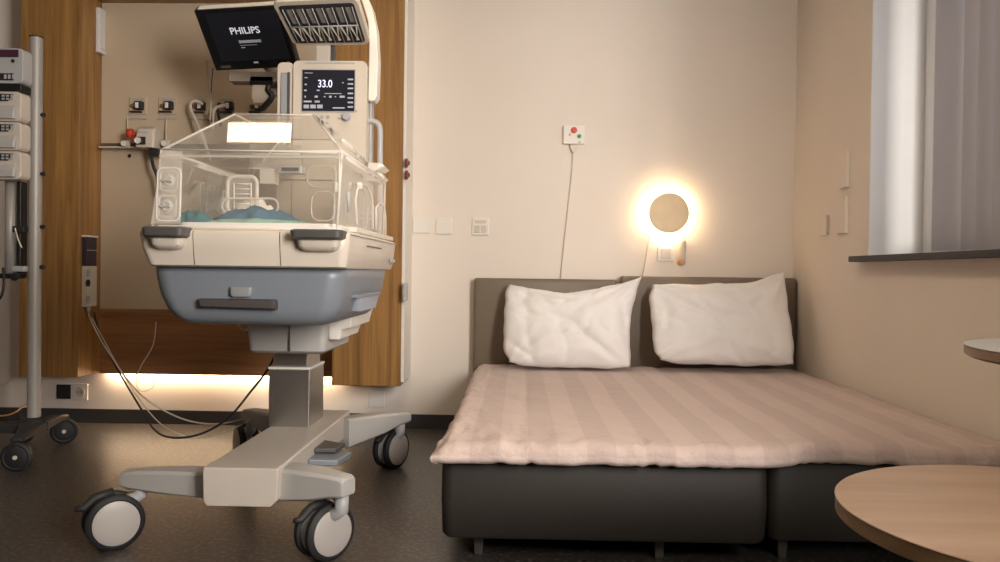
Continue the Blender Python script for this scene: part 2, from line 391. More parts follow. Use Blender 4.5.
# two blank plates, socket, low plate
wplate('blank_wall_plate', 413, 429.5, 217.5, 233, 'blank white wall plate nearest the timber wall unit', 'wall plate')
wplate('blank_wall_plate', 436, 452.5, 218, 234, 'blank white wall plate between its twin and the wall socket', 'wall plate')
t, a, b = wplate('wall_socket', 472, 489, 218, 235, 'white wall socket with two switches, above the left headboard edge', 'socket')
cx, cz = (a.x + b.x) / 2, (a.z + b.z) / 2
part('rocker', bx(a.x + .012, cx - .002, YB - .014, YB - .010, a.z + .012, b.z - .040), M_cream, t, bevel=.002)
part('rocker', bx(cx + .002, b.x - .012, YB - .014, YB - .010, a.z + .012, b.z - .040), M_cream, t, bevel=.002)
part('label_strip', bx(a.x + .014, b.x - .014, YB - .0125, YB - .010, b.z - .030, b.z - .014), M_cream, t)
wplate('blank_wall_plate', 368.5, 385, 390.5, 407, 'blank white wall plate low on the wall under the timber unit', 'wall plate')
# dark + white double socket near the skirting
t, a, b = wplate('floor_level_socket', 57, 88.5, 383.5, 399.5, 'double socket, one half dark, low on the wall by the drip stand', 'socket')
cx = (a.x + b.x) / 2
part('dark_insert', bx(a.x + .006, cx - .004, YB - .016, YB - .010, a.z + .006, b.z - .006), M_dark, t, bevel=.002, label='dark socket insert')
part('socket_well', lathe(B(), [(.026, 0), (.026, .003), (.021, .003), (.020, .0005), (0, .0005)], zaxis((cx + .045, YB - .010, (a.z + b.z) / 2), (0, -1, 0)), 24), M_cream, t, smooth=2)
bm = B(); box(bm, cx + .034, cx + .040, YB - .0135, YB - .010, (a.z + b.z) / 2 - .003, (a.z + b.z) / 2 + .003); box(bm, cx + .050, cx + .056, YB - .0135, YB - .010, (a.z + b.z) / 2 - .003, (a.z + b.z) / 2 + .003)
part('contact', bm, M_dark, t)
# nurse call panel with cord
t, a, b = wplate('nurse_call_panel', 563, 584.5, 126, 144.5, 'white nurse call panel with red and green buttons on the wall', 'call panel', th=.022, bevel=.004)
def btn(name, px, py, r, m, t, Y, h=.005): 
    part(name, lathe(B(), [(r, 0), (r, h * .7), (r * .8, h), (0, h)], zaxis(P(px, py, Y), (0, -1, 0)), 20), m, t, smooth=2)
btn('red_button', 574, 130.3, .017, M_red, t, YB - .022)
btn('green_button', 579.3, 136.2, .011, M_green, t, YB - .022)
btn('lamp_button', 570, 134.5, .008, M_cream2, t, YB - .022, .003)
btn('lamp_button', 579.6, 142, .007, M_cream2, t, YB - .022, .003)
bm = B(); c = P(573.5, 145, YB - .012); loft(bm, [[(c.x + sx * q, c.y + sy * .008, c.z - d) for sx, sy in ((-1, -1), (1, -1), (1, 1), (-1, 1))] for q, d in ((.020, -.002), (.018, .015), (.008, .036), (.005, .040))])
part('cord_plug', bm, M_cream, t, bevel=.002)
part('cord', tube(B(), spline([P(573, 150, YB - .012), P(572.5, 165, YB - .010), P(569, 200, YB - .009), P(564, 245, YB - .009), P(561, 276, YB - .010), P(560, 300, YB - .008)]), .0032, 6), M_wcord, t, smooth=1)
# round wall lamp
lc = P(669, 213, YB - .055); rr = 20 / F * (YB - .055)
t = thing('round_wall_lamp', (lc.x, YB, lc.z - rr), 'round timber disc wall lamp glowing behind, above the right headboard', 'wall lamp')
part('lamp_disc', lathe(B(), [(0, -.009), (rr * .97, -.009), (rr, -.006), (rr, .003), (rr * .98, .005), (0, .005)], zaxis(lc, (0, -1, 0)), 64), mat('lamp_disc_veneer', (.80, .62, .39), .5, var=.05, vscale=14), t, smooth=2)
part('lamp_base', lathe(B(), [(.055, 0), (.055, .010), (.03, .014), (.03, .046), (0, .046)], zaxis((lc.x, YB - .0005, lc.z), (0, -1, 0)), 32), M_white, t, smooth=2)
part('light_ring', lathe(B(), [(rr * .62, 0), (rr * .62, .006), (rr * .80, .006), (rr * .80, 0)], zaxis((lc.x, lc.y + .017, lc.z), (0, -1, 0)), 48), M_lampglow, t, smooth=2, label='glowing warm ring light')
part('lamp_cord', tube(B(), spline([P(652, 229, YB - .02), P(650, 234, YB - .010), P(646, 258, YB - .008), P(641, 285, YB - .008)]), .0028, 6), M_wcord, t, smooth=1)
# light switch + handset
t, a, b = wplate('light_switch', 657, 674, 246.5, 261, 'white light switch plate directly under the round wall lamp', 'switch')
part('rocker', bx(a.x + .018, b.x - .018, YB - .015, YB - .010, a.z + .014, b.z - .012), M_cream, t, bevel=.002)
h0, h1 = P(683.5, 240, YB - .03), P(681.3, 265, YB - .03)
t = thing('call_handset', (h1.x, YB, h1.z), 'slim white call handset with orange button hanging right of the switch', 'handset')
part('handset_body', tube(B(), spline([h0, h0.lerp(h1, .3), h0.lerp(h1, .7), h1], 4), [.009, .012, .014, .015, .016, .0165, .017, .018, .019, .020, .021, .020, .014], 14), M_cream, t, smooth=1)
btn('orange_button', 681.2, 261.5, .0145, M_orange, t, YB - .047, .006)
part('hook', bx(h0.x - .008, h0.x + .008, YB - .03, YB - .0005, h0.z - .02, h0.z + .006), M_cream, t, bevel=.002)
part('cord', tube(B(), spline([h0, h0 + Vector((-.01, .01, .025)), P(676, 228, YB - .01), P(672, 222, YB - .008)]), .003, 6), M_wcord, t, smooth=1)
# three flush plates on the right wall
for (x0, x1, y0, y1, lb) in ((844.5, 850, 150, 187, 'tall white plate on the right wall, uppermost by the window'), (842, 848.5, 196, 233, 'tall white plate on the right wall just below the uppermost'), (823.5, 829, 215, 235, 'small white plate on the right wall nearest the room corner')):
    q0 = PX(x0, (y0 + y1) / 2, XR); q1 = PX(x1, (y0 + y1) / 2, XR); zt = PX(x1, y0, XR).z; zb_ = PX(x1, y1, XR).z
    solo('blank_wall_plate', bx(XR - .016, XR, q1.y, q0.y + .02, zb_, zt), M_wall, lb, 'wall plate', bevel=.003)
# white box on the left reveal
a = PX(95.5, 30, IX0); b = PX(105.5, 30, IX0)
z1 = PX(95.5, 7, IX0).z; z0 = PX(95.5, 52, IX0).z
t = thing('wall_speaker_box', (IX0, (a.y + b.y) / 2, z0), 'white flat box fixed high inside the left timber reveal', 'wall box')
part('housing', bx(IX0, IX0 + .022, a.y, min(b.y, URB - .003), z0, z1), mat('box_white', (.72, .70, .70), .45), t, bevel=.004)
part('seam', bx(IX0 + .0215, IX0 + .0235, a.y + .01, min(b.y, URB - .003) - .01, z0 + .02, z0 + .024), M_greyp, t)
# socket strip on the left reveal
ya, yb = PX(81.5, 270, IX0).y, PX(91.5, 270, IX0).y
zz = lambda py: PX(83, py, IX0 + .01).z
t = thing('socket_strip', (IX0, (ya + yb) / 2, zz(307)), 'upright socket strip with dark upper half on the left timber reveal', 'socket strip')
part('dark_housing', bx(IX0, IX0 + .028, ya, yb, zz(265.5), zz(237)), mat('dark_purple_plastic', (.035, .022, .035), .4), t, bevel=.003, label='dark socket housing')
part('cap', bx(IX0, IX0 + .034, ya - .004, yb + .004, zz(237) + .0005, zz(235)), M_white, t, bevel=.002)
part('white_housing', bx(IX0, IX0 + .030, ya, yb, zz(307), zz(266)), M_cream, t, bevel=.004)
for i, py in enumerate((250,)):
    part('divider', bx(IX0 + .0285, IX0 + .031, ya, yb, zz(py) - .002, zz(py) + .002), M_greyp, t)
for py in (273, 283, 299):
    q = PX(88, py, IX0 + .03)
    part('socket_well', lathe(B(), [(.019, -.002), (.019, .002), (.015, .002), (.014, .0003), (0, .0003)], zaxis((IX0 + .030, q.y, zz(py)), (1, 0, 0)), 16), M_greyp if py != 283 else M_dark, t, smooth=2)
part('plug', tube(B(), [Vector((IX0 + .016, (ya + yb) / 2 - .01, zz(307))), Vector((IX0 + .016, (ya + yb) / 2 - .01, zz(310))), Vector((IX0 + .016, (ya + yb) / 2 - .01, zz(314)))], [.012, .011, .005], 12), M_greyp, t, smooth=1)
strip_xy = (IX0 + .016, (ya + yb) / 2)
# plug connectors on the white end board (right)
for py, lb in ((163, 'upper dark red round connector on the white end board'), (175, 'lower dark red round connector on the white end board')):
    q = PX(405.5, py, UX1 + .012)
    solo('gas_connector', lathe(B(), [(.020, 0), (.024, .004), (.024, .010), (.012, .016), (.008, .022), (0, .022)], zaxis(q, (1, 0, 0)), 20), mat('dark_red_plastic', (.20, .05, .05), .4), lb, 'connector', smooth=2)
q = PX(403.5, 292, UX1 + .012)
solo('small_switch_box', bx(UX1 + .0125, UX1 + .03, q.y - .035, q.y + .035, q.z - .045, q.z + .045), M_greyp, 'small grey switch box low on the white end board', 'switch', bevel=.003)
# gas outlets row in the recess
def outlet(cx, cy, label, lk):
    c = P(cx, cy, URB); t = thing('gas_outlet', (c.x, URB, c.z - .045), label, 'gas outlet', 'gas outlets in the recess')
    Y = URB
    part('cover_plate', bx(c.x - .048, c.x + .048, Y - .008, Y - .0002, c.z - .042, c.z + .050), M_board, t, bevel=.003)
    part('outlet_body', bx(c.x - .006, c.x + .036, Y - .040, Y - .0082, c.z - .022, c.z + .022), M_dark, t, bevel=.004, label='dark outlet body')
    part('release_key', bx(c.x + .002, c.x + .020, Y - .046, Y - .0405, c.z - .016, c.z + .014), M_white, t, bevel=.002, label='pale release key')
    part('probe', lathe(B(), [(.010, 0), (.010, .016), (.006, .02), (0, .02)], zaxis((c.x - .022, Y - .0083, c.z), (0, -1, 0)), 16), mat('outlet_brown', (.20, .10, .06), .5), t, smooth=2)
    part('hook_bar', bx(c.x - .036, c.x + .026, Y - .030, Y - .0082, c.z - .036, c.z - .028), M_dark, t, bevel=.002)
    part('nameplate', bx(c.x - .030, c.x + .036, Y - .0105, Y - .0082, c.z + .030, c.z + .042), M_greyp, t)
    solo('outlet_ledge', bx(c.x - .05, c.x + .05, Y - .012, Y - .0002, c.z - .068, c.z - .064), M_greyp, 'thin dark ledge under the ' + lk + ' gas outlet', 'ledge', 'ledges under the gas outlets')
    return c
outlet(138.5, 106.5, 'gas outlet in the recess, leftmost of the row', 'leftmost')
outlet(168, 106.5, 'gas outlet in the recess, second from the left', 'second')
outlet(200, 107, 'gas outlet in the recess, third from the left with a bent white hose', 'third')
outlet(228, 107, 'gas outlet in the recess, fourth from the left beside the hood', 'fourth')
outlet(257, 107, 'gas outlet in the recess, partly behind the incubator console, rightmost', 'rightmost')
def hose(name, pts, r, m, label, cat='hose', grp=None, seg=8):
    return solo(name, tube(B(), spline(pts, 8), r, seg), m, label, cat, grp, smooth=1)
hose('white_hose', [P(203, 104, URB - .05), P(196, 101, URB - .07), P(191, 103, URB - .08), P(191, 110, URB - .08), P(196, 121, URB - .10), P(204, 140, URB - .14), P(210, 160, URB - .16)], .0085, M_wcord, 'thick white hose bent down from the third gas outlet')
hose('black_hose', [P(222, 108, URB - .045), P(219, 104, URB - .06), P(218, 112, URB - .08), P(221, 126, URB - .1)], .008, M_dark, 'short black hose hooked from the fourth gas outlet')
hose('white_connector_hose', [P(226, 105, URB - .045), P(216, 108, URB - .08), P(213, 114, URB - .09), P(212, 130, URB - .1)], .010, M_wcord, 'short pale hose end beside the fourth gas outlet')
hose('rail_hose', [P(127.5, 117, URB - .012), P(127.5, 128, URB - .02), P(128, 142, URB - .045)], .0035, M_wcord, 'thin white tube dropping from the leftmost outlet ledge')
hose('rail_hose', [P(166.5, 119, URB - .012), P(166, 128, URB - .02), P(166.5, 143, URB - .045)], .0035, M_wcord, 'thin white tube dropping from the second outlet ledge')
hose('monitor_cable', [P(207, 60, 3.75), P(208, 78, 3.9), P(211, 100, 4.1), P(210, 120, 4.12)], .005, M_wcord, 'pale cable hanging from the left of the wall monitor')
hose('monitor_cable', [P(213, 68, 3.78), P(211.5, 85, 3.95), P(211, 100, 4.12), P(212, 122, 4.13)], .0025, M_bcord, 'thin black cable hanging below the wall monitor')
# rail with clamps
a = P(101, 145.3, URB - .05); b = P(300, 147.9, URB - .05)
t = thing('equipment_rail', ((a.x + b.x) / 2, URB, a.z - .015), 'horizontal steel equipment rail across the recess', 'rail')
part('bar', bx(a.x, b.x, URB - .052, URB - .040, a.z - .014, a.z + .012), mat('dark_steel', (.13, .11, .09), .4, metal=.5), t, bevel=.002)
part('cover_strip', bx(a.x, a.x + .20, URB - .075, URB - .0535, a.z - .017, a.z - .008), M_cream, t, bevel=.002, label='pale strip along the rail')
for dx in (.05, .55, .95):
    part('spacer', bx(a.x + dx, a.x + dx + .03, URB - .0398, URB - .0002, a.z - .010, a.z + .008), M_steel, t)
def clampb(px, lbl):
    c = P(px, 145, URB - .05)
    t = thing('rail_clamp', (c.x, URB - .06, c.z - .03), lbl, 'clamp')
    part('jaw', bx(c.x - .018, c.x + .018, URB - .075, URB - .0525, c.z - .02, c.z + .022), M_cream, t, bevel=.004)
    part('screw', lathe(B(), [(.008, 0), (.008, .02), (.014, .022), (.014, .03), (0, .03)], zaxis((c.x, URB - .0755, c.z), (0, -1, 0)), 14), M_white, t, smooth=2)
clampb(128.5, 'pale clamp on the rail at the left of the suction regulator')
clampb(168, 'pale clamp on the rail at the right of the suction regulator')
c = P(148, 138, URB - .10)
t = thing('suction_regulator', (c.x, URB - .06, c.z - .10), 'white suction regulator with red knob clamped on the rail', 'regulator')
part('housing', rloft([(c.z - .055, c.x - .046, c.x + .050, URB - .145, URB - .056, .012), (c.z - .02, c.x - .05, c.x + .056, URB - .15, URB - .055, .014), (c.z + .04, c.x - .042, c.x + .052, URB - .14, URB - .055, .014), (c.z + .056, c.x - .034, c.x + .044, URB - .12, URB - .06, .012)]), M_cream, t, smooth=2)
part('front_plate', bx(c.x - .046, c.x + .012, URB - .156, URB - .1505, c.z - .042, c.z - .002), M_dark, t, bevel=.002, label='dark front plate')
part('gauge', lathe(B(), [(.017, 0), (.017, .007), (.013, .007), (.012, .004), (0, .004)], zaxis((c.x - .026, URB - .1565, c.z - .022), (0, -1, 0)), 20), M_white, t, smooth=2)
part('label_strip', bx(c.x - .030, c.x + .020, URB - .1455, URB - .1395, c.z + .020, c.z + .026), M_greyp, t)
part('red_knob', lathe(B(), [(.010, 0), (.012, .03), (.026, .034), (.028, .05), (.020, .062), (0, .064)], zaxis((c.x - .044, URB - .10, c.z + .018), (-1, -.25, .05)), 20), M_red, t, smooth=2)
part('outlet_tube', tube(B(), spline([(c.x + .02, URB - .10, c.z - .055), (c.x + .02, URB - .10, c.z - .10), (c.x + .035, URB - .11, c.z - .15), (c.x + .05, URB - .10, c.z - .20), (c.x + .052, URB - .09, c.z - .26), (c.x + .075, URB - .08, c.z - .33)], 6), .009, 8), M_dark, t, smooth=1)
part('bracket', bx(c.x + .01, c.x + .065, URB - .120, URB - .057, c.z - .090, c.z - .056), M_dark, t, bevel=.004, label='dark clamp bracket')
part('vent_plug', lathe(B(), [(.007, 0), (.010, .006), (.006, .012), (0, .012)], zaxis(P(130, 156, URB - .0005), (0, -1, 0)), 12), M_dark, t)
# ---------------------------------------------------------------- wall monitor
X0, X1 = P(198.5, 10, 3.50).x, P(299, 67, 3.60).x
tl, bl, br = P(206.5, 9.5, 3.50), P(216, 71, 3.70), P(298.5, 67, 3.65)
ux = (br - bl); uy = (tl - bl); uy = uy - ux.normalized() * uy.dot(ux.normalized())
Wm, Hm = ux.length, uy.length
MM = frame_M(bl, ux, uy)
t = thing('wall_monitor', bl + (ux + uy) / 2 + Vector((0, .1, -.2)), 'black wall monitor showing a white brand word, left of the incubator lamp', 'monitor')
def lbx(x0, x1, y0, y1, z0, z1): return box(B(), x0, x1, y0, y1, z0, z1, M=MM)
part('housing', lbx(0, Wm, 0, Hm, -.045, -.004), M_black, t, bevel=.008)
part('bezel', lbx(.002, Wm - .002, .002, Hm - .002, -.0035, .001), M_black, t, bevel=.002)
part('top_edge', lbx(.02, Wm - .01, Hm + .0005, Hm + .005, -.035, -.001), M_white, t, bevel=.001, label='pale top edge strip')
part('screen', lbx(.045, Wm - .025, .045, Hm - .018, .0012, .0025), mat('monitor_display', (.008, .008, .010), .25, emit=(.5, .5, .6), es=.010), t)
part('brand_word', text_bm('PHILIPS', MM @ Matrix.Translation((Wm * .51, Hm * .64, .0032)), .044, bold=.0005), M_ink, t, label='white word PHILIPS on the screen')
part('status_bar', lbx(Wm * .40, Wm * .66, Hm * .445, Hm * .490, .0026, .0034), M_inkd, t, label='grey loading bar')
bm = B(); box(bm, Wm * .40, Wm * .60, Hm * .405, Hm * .412, .0026, .0034, M=MM); box(bm, Wm * .405, Wm * .45, Hm * .365, Hm * .380, .0026, .0034, M=MM)
part('status_text', bm, M_inkd, t)
bm = B(); box(bm, Wm * .08, Wm * .20, Hm * .045, Hm * .085, .0012, .002, M=MM); part('badge', bm, mat('badge_grey', (.12, .11, .1), .5), t)
part('logo_strip', lbx(Wm * .49, Wm * .545, .030, .038, .0012, .0024), M_inkd, t)
part('button', lathe(B(), [(.005, 0), (.005, .003), (0, .003)], MM @ Matrix.Translation((Wm - .04, .028, .0012)), 12), M_greyp, t)
pv = MM @ Vector((Wm * .55, Hm * .25, -.045))
part('mount_arm', tube(B(), [pv, pv + Vector((.0, .10, -.05)), Vector((pv.x + .02, URB - .03, pv.z - .06))], .020, 12), M_grey, t, smooth=1)
part('mount_plate', bx(pv.x - .03, pv.x + .07, URB - .03, URB - .0005, pv.z - .13, pv.z + .02), M_grey, t, bevel=.003)
a = P(230, 78, 3.74); b = P(278, 72, 3.74)
part('keyboard_bracket', bx(a.x, b.x, 3.72, 3.80, a.z - .02, b.z - .003), mat('bracket_grey', (.30, .25, .2), .5), t, bevel=.004)
# camera-like device between monitor and console
a = P(251, 88, 3.75); b = P(276, 77, 3.75)
t = thing('clamped_device', ((a.x + b.x) / 2, 3.8, P(260, 106, 3.8).z), 'small device with black head and pale body between monitor and console', 'device')
part('head', bx(a.x, b.x, 3.72, 3.80, a.z + .01, b.z), M_black, t, bevel=.006)
part('bracket', bx(b.x - .04, b.x + .06, 3.80, 3.84, a.z - .02, b.z - .004), M_grey, t, bevel=.003)
a = P(252, 104, 3.76); b = P(272, 86.5, 3.76)
part('body', rloft([(a.z, a.x + .008, b.x - .02, 3.74, 3.80, .012), (a.z + .03, a.x, b.x - .005, 3.73, 3.81, .014), (b.z, a.x + .004, b.x - .01, 3.73, 3.80, .014)]), M_cream, t, smooth=2)
part('grip', tube(B(), spline([P(270, 84, 3.74), P(268, 90, 3.73), P(272, 97, 3.73), P(266, 105, 3.73), P(262, 109, 3.73)], 5), .014, 10), M_black, t, smooth=1)
# ---------------------------------------------------------------- incubator
inc = thing('infant_incubator', (-.80, 2.75, 0), 'cream and blue-grey infant incubator on castors with clear hood and lamp', 'incubator')
SX0, SX1, SY0, SY1 = -.912, -.692, 2.29, 3.27
bm = loft(B(), [[(x, y, z) for x, z in ((SX0 + .012, .160), (SX1 - .022, .160), (SX1 - .004, .178), (SX1, .268), (SX1 - .004, .272), (SX0 + .004, .272), (SX0, .268), (SX0 + .002, .174))] for y in (SY0, SY1)])
part('chassis_beam', bm, M_cream2, inc, bevel=.010)
def wheelset(px, py, Y, pivot, ang, lbl):
    """twin-wheel castor; pivot = stem position; ang = outward cover direction from -Y towards +X"""
    R = .083
    d = Vector((math.sin(ang), -math.cos(ang), 0)); c = Vector((px, py, R)); s = .048
    k = part('caster', tube(B(), [Vector((*pivot, .200)), Vector((*pivot, .155)), Vector(((pivot[0] + px) / 2, (pivot[1] + py) / 2, .135)), c + Vector((0, 0, .035)), c], [.021, .021, .022, .018, .016], 14), M_greyp, inc, smooth=1)
    bm = lathe(B(), [(.012, -.020), (.066, -.020), (.072, -.016), (.072, .016), (.066, .020), (.012, .020)], zaxis(c, d), 40)
    part('wheel_core', bm, M_greyp, k, smooth=2)
    for sg in (-1, 1):
        cc = c + d * sg * (s * .5 + .004)
        part('tyre', lathe(B(), [(.060, -.013), (R - .006, -.013), (R, -.008), (R, .006), (R - .006, .012), (R - .012, .014), (.066, .010), (.060, .0)], zaxis(cc, d * sg), 48), M_rub, k, smooth=2)
        part('wheel_cover', lathe(B(), [(.0665, .009), (.0665, .0145), (.060, .0175), (.03, .0195), (0, .020)], zaxis(cc, d * sg), 48), M_wcov, k, smooth=2)
    side = Vector((math.cos(ang), math.sin(ang), 0)); 
    out = -side
    bm = tube(B(), [c + Vector((0, 0, .086)) + out * .0, c + out * .05 + Vector((0, 0, .076)), c + out * .082 + Vector((0, 0, .048)), c + out * .104 + Vector((0, 0, .050))], [.014, .013, .011, .008], 10)
    part('brake_pedal', bm, M_dark, k, smooth=1)
M_wcov = mat('wheel_cover_plastic', (.40, .365, .345), .42)
def leg(rt, rb, e, wr, we):
    """tapering outrigger from root (x,y) to end (x,y) with z ranges"""
    a = Vector((rt[0], rt[1], 0)); b = Vector((e[0], e[1], 0)); dd = (b - a).normalized(); n = Vector((-dd.y, dd.x, 0))
    secs = []
    for t_, wd, z0, z1 in ((0, wr, rb[0], rb[1]), (.55, (wr + we) / 2 + .004, (rb[0] * .45 + e[2] * .55), (rb[1] * .45 + e[3] * .55) + .002), (.86, we, e[2], e[3]), (.97, we * .96, e[2] + .002, e[3] - .003), (1.02, we * .86, e[2] + .006, e[3] - .010)):
        c = a.lerp(b, t_)
        secs.append([(c.x + n.x * wd * s_, c.y + n.y * wd * s_, z) for s_, z in ((-1, z0 + .006), (-.82, z0), (.82, z0), (1, z0 + .006), (1, z1 - .008), (.8, z1), (-.8, z1), (-1, z1 - .008))])
    part('leg', loft(B(), secs), M_greyp2, inc, smooth=2, bevel=.003)
M_greyp2 = mat('warm_grey_leg', (.42, .405, .39), .42, bump=.04, bscale=400)
leg((-.88, 2.385), (.160, .242), (-1.203, 2.43, .172, .230), .044, .032)
leg((-.70, 2.385), (.160, .262), (-.488, 2.285, .195, .258), .050, .036)
leg((-.70, 3.16), (.145, .262), (-.484, 3.44, .195, .245), .045, .030)
leg((-.88, 3.16), (.160, .262), (-1.165, 3.42, .195, .250), .055, .036)
wheelset(-1.221, 2.385, 0, (-1.155, 2.42), math.radians(38), '')
wheelset(-.566, 2.335, 0, (-.508, 2.30), math.radians(50), '')
wheelset(-.546, 3.43, 0, (-.505, 3.41), math.radians(62), '')
wheelset(-1.19, 3.47, 0, (-1.15, 3.41), math.radians(-58), '')
# foot pedal on the beam side
c = P(325, 462, 2.78)
part('foot_pedal', prism(B(), [(SX1, 2.62, .20), (SX1 + .09, 2.66, .19), (SX1 + .11, 2.78, .19), (SX1, 2.80, .20)], (0, 0, .022)), M_blue, inc, bevel=.005)
part('foot_pedal', prism(B(), [(SX1, 2.70, .225), (SX1 + .07, 2.72, .222), (SX1 + .085, 2.80, .222), (SX1, 2.84, .225)], (0, 0, .016)), M_hand, inc, bevel=.004)
# telescopic column
CX0, CX1, CY0, CY1 = P(268.5, 400, 2.9).x, P(309.5, 400, 2.9).x, 2.90, 3.11
part('column', bx(CX0, CX1, CY0, CY1, .2725, .482), M_steel, inc, bevel=.004)
part('column_collar', bx(CX0 - .003, CX1 + .003, CY0 - .003, CY1 + .003, .4825, .492), M_white, inc, bevel=.003, label='pale collar round the column')
part('inner_column', bx(CX0 + .012, CX1 - .012, CY0 + .012, CY1 - .012, .4925, .556), M_steel, inc, bevel=.004)
part('lift_housing', rloft([(.556, -.925, -.685, 2.765, 3.16, .015), (.566, -.938, -.674, 2.752, 3.16, .02), (.700, -.952, -.662, 2.74, 3.16, .02)]), M_greyp2, inc, smooth=2)
part('housing_seam', bx(-.7935, -.792, 2.7375, 2.7385 + .02, .565, .69), M_hand, inc)
part('lift_housing_side', rloft([(.602, -.67, -.640, 2.80, 3.10, .010), (.606, -.67, -.630, 2.79, 3.12, .012), (.640, -.67, -.622, 2.78, 3.14, .012), (.648, -.67, -.590, 2.78, 3.14, .014), (.700, -.67, -.580, 2.76, 3.16, .014)]), M_white, inc, smooth=2)
# blue-grey tub with drawer
TB = [(.681, -.985, -.600, 2.40, 3.02, .04), (.686, -1.010, -.578, 2.375, 3.04, .045), (.703, -1.038, -.557, 2.352, 3.06, .05), (.73, -1.061, -.540, 2.342, 3.07, .055), (.77, -1.080, -.526, 2.336, 3.08, .06), (.82, -1.091, -.517, 2.332, 3.09, .06), (.862, -1.095, -.512, 2.330, 3.09, .06)]
tub = part('storage_tub', rloft(TB, 8), M_blue, inc, smooth=1, label='blue-grey tub with drawer')
ha, hb_ = P(199.5, 306, 2.335), P(277.5, 300, 2.335)
bm = loft(B(), [[(x, y, z) for x, z in ((ha.x + i_, ha.z - .004 + j_), (hb_.x - i_ * .6, ha.z - .008 + j_), (hb_.x, (ha.z + hb_.z) / 2), (hb_.x - i_, hb_.z + .002 - j_), (ha.x + i_ * .4, hb_.z + .002 - j_))] for y, i_, j_ in ((2.345, .0, 0), (2.322, .002, 0), (2.312, .012, .004))])
part('drawer_handle', bm, M_handd, inc, bevel=.002) if False else None
M_handd = mat('dark_handle', (.060, .052, .050), .5)
part('drawer_handle', bm, M_handd, tub, bevel=.003)
q0, q1 = P(230, 296.5, 2.33), P(252, 287.5, 2.33)
part('drawer_latch', rloft([(q0.z, q0.x + .006, q1.x - .006, 2.322, 2.36, .008), (q0.z + .006, q0.x + .001, q1.x - .001, 2.320, 2.36, .008), (q1.z, q0.x, q1.x, 2.322, 2.36, .008)]), M_greyp2m, tub, smooth=2) if False else None
part('drawer_latch', rloft([(q0.z, q0.x + .006, q1.x - .006, 2.322, 2.36, .008), (q0.z + .006, q0.x + .001, q1.x - .001, 2.320, 2.36, .008), (q1.z, q0.x, q1.x, 2.322, 2.36, .008)]), mat('latch_grey', (.24, .25, .26), .4), tub, smooth=2)
part('side_pocket', rloft([(.715, -.60, -.520, 2.60, 2.90, .02), (.76, -.60, -.514, 2.56, 2.92, .02)]), mat('pocket_lit_blue', (.36, .40, .48), .4), tub, smooth=2, label='side pocket painted paler blue as if lit')  # paler blue paints the light caught in the recess
part('pocket_lip', bx(-.56, -.508, 2.50, 2.92, .7605, .772), M_blue, tub, bevel=.003)
# cream shell
SH = [(.853, -1.072, -.508, 2.30, 3.13, .022), (.858, -1.080, -.503, 2.29, 3.14, .025), (.905, -1.098, -.495, 2.28, 3.15, .028), (.948, -1.106, -.491, 2.275, 3.155, .03), (.958, -1.104, -.493, 2.28, 3.15, .03), (.962, -1.094, -.503, 2.29, 3.14, .025)]
sh = part('upper_shell', rloft(SH, 8), M_cream, inc, smooth=2, label='cream upper shell')
for x in (P(192, 245, 2.27).x, P(279, 245, 2.27).x):
    part('shell_seam', loft(B(), [[(x - .001, y, z), (x + .001, y, z), (x + .001, y + .02, z), (x - .001, y + .02, z)] for y, z in ((2.2885, .859), (2.2795, .905), (2.2745, .948), (2.2785, .957))]), M_hand, sh)
def handle(xa, xb, za, zb):
    n = 9; secs = []
    part('front_handle', loft(B(), [[(x, y, z) for x, y in rrect(xa + i_, xb - i_, 2.222 + i_, 2.31, .02, 5)] for z, i_ in ((za, .010), (za + .006, .002), (zb - .004, 0), (zb, .006))]), M_hand, sh, smooth=2)
    part('handle_scoop', loft(B(), [[(x, y, z) for x, y in rrect(xa + .014 + i_, xb - .014 - i_, 2.243 + i_ * 1.2, 2.31, .02, 5)] for z, i_ in ((za - .034, .022), (za - .030, .012), (za - .020, .003), (za - .0005, 0))]), M_cream, sh, smooth=2)
a, b = P(140.5, 237, 2.23), P(184, 226.5, 2.23); handle(a.x, b.x, a.z, b.z)
a, b = P(289, 239, 2.23), P(342.5, 229.5, 2.23); handle(a.x, b.x, a.z, b.z)
part('side_seam', bx(-.4895, -.486, 2.55, 2.80, .925, .928), M_hand, sh)
part('side_trim', bx(-.492, -.486, 2.30, 3.12, .951, .9535), M_greyp, sh)
part('status_badge', bx(-.4915, -.4865, 3.02, 3.10, .88, .892), M_greyp, sh)
# mattress deck
dk = part('mattress_deck', rloft([(.9625, -1.02, -.545, 2.34, 3.08, .04), (.985, -1.02, -.545, 2.34, 3.08, .04)]), M_sheet, inc, smooth=2)
# hood, clear acrylic (each face a slab with thickness)
def slab(name, pts, m, par, th=.004, bevel=.0012, label=None):
    a, b, c = Vector(pts[0]), Vector(pts[1]), Vector(pts[2]); n = (b - a).cross(c - a).normalized()
    return part(name, prism(B(), pts, n * th), m, par, bevel=bevel, label=label)
HB, HE, HR = .964, 1.195, 1.335
fl, fr_ = P(152, 227, 2.315).x, P(337, 229, 2.315).x              # front foot
el, er = P(161.5, 150, 2.33).x, P(342, 150, 2.33).x               # eaves
rl, rr_ = P(235, 113, 2.5).x, P(313, 113, 2.5).x               # ridge
FY0, FYE, FYR, BYR, BYE, BY0 = 2.315, 2.330, 2.50, 2.98, 3.08, 3.10
hood = part('hood_frame', tube(B(), [(fl, FY0, HB + .004), (fr_, FY0, HB + .004), (fr_, BY0, HB + .004), (fl, BY0, HB + .004)], .006, 8, closed=True), M_acr3, inc, smooth=1, label='clear acrylic hood')
slab('front_pane', [(fl, FY0, HB), (fr_, FY0, HB), (er, FYE, HE), (el, FYE, HE)], M_acr, hood)
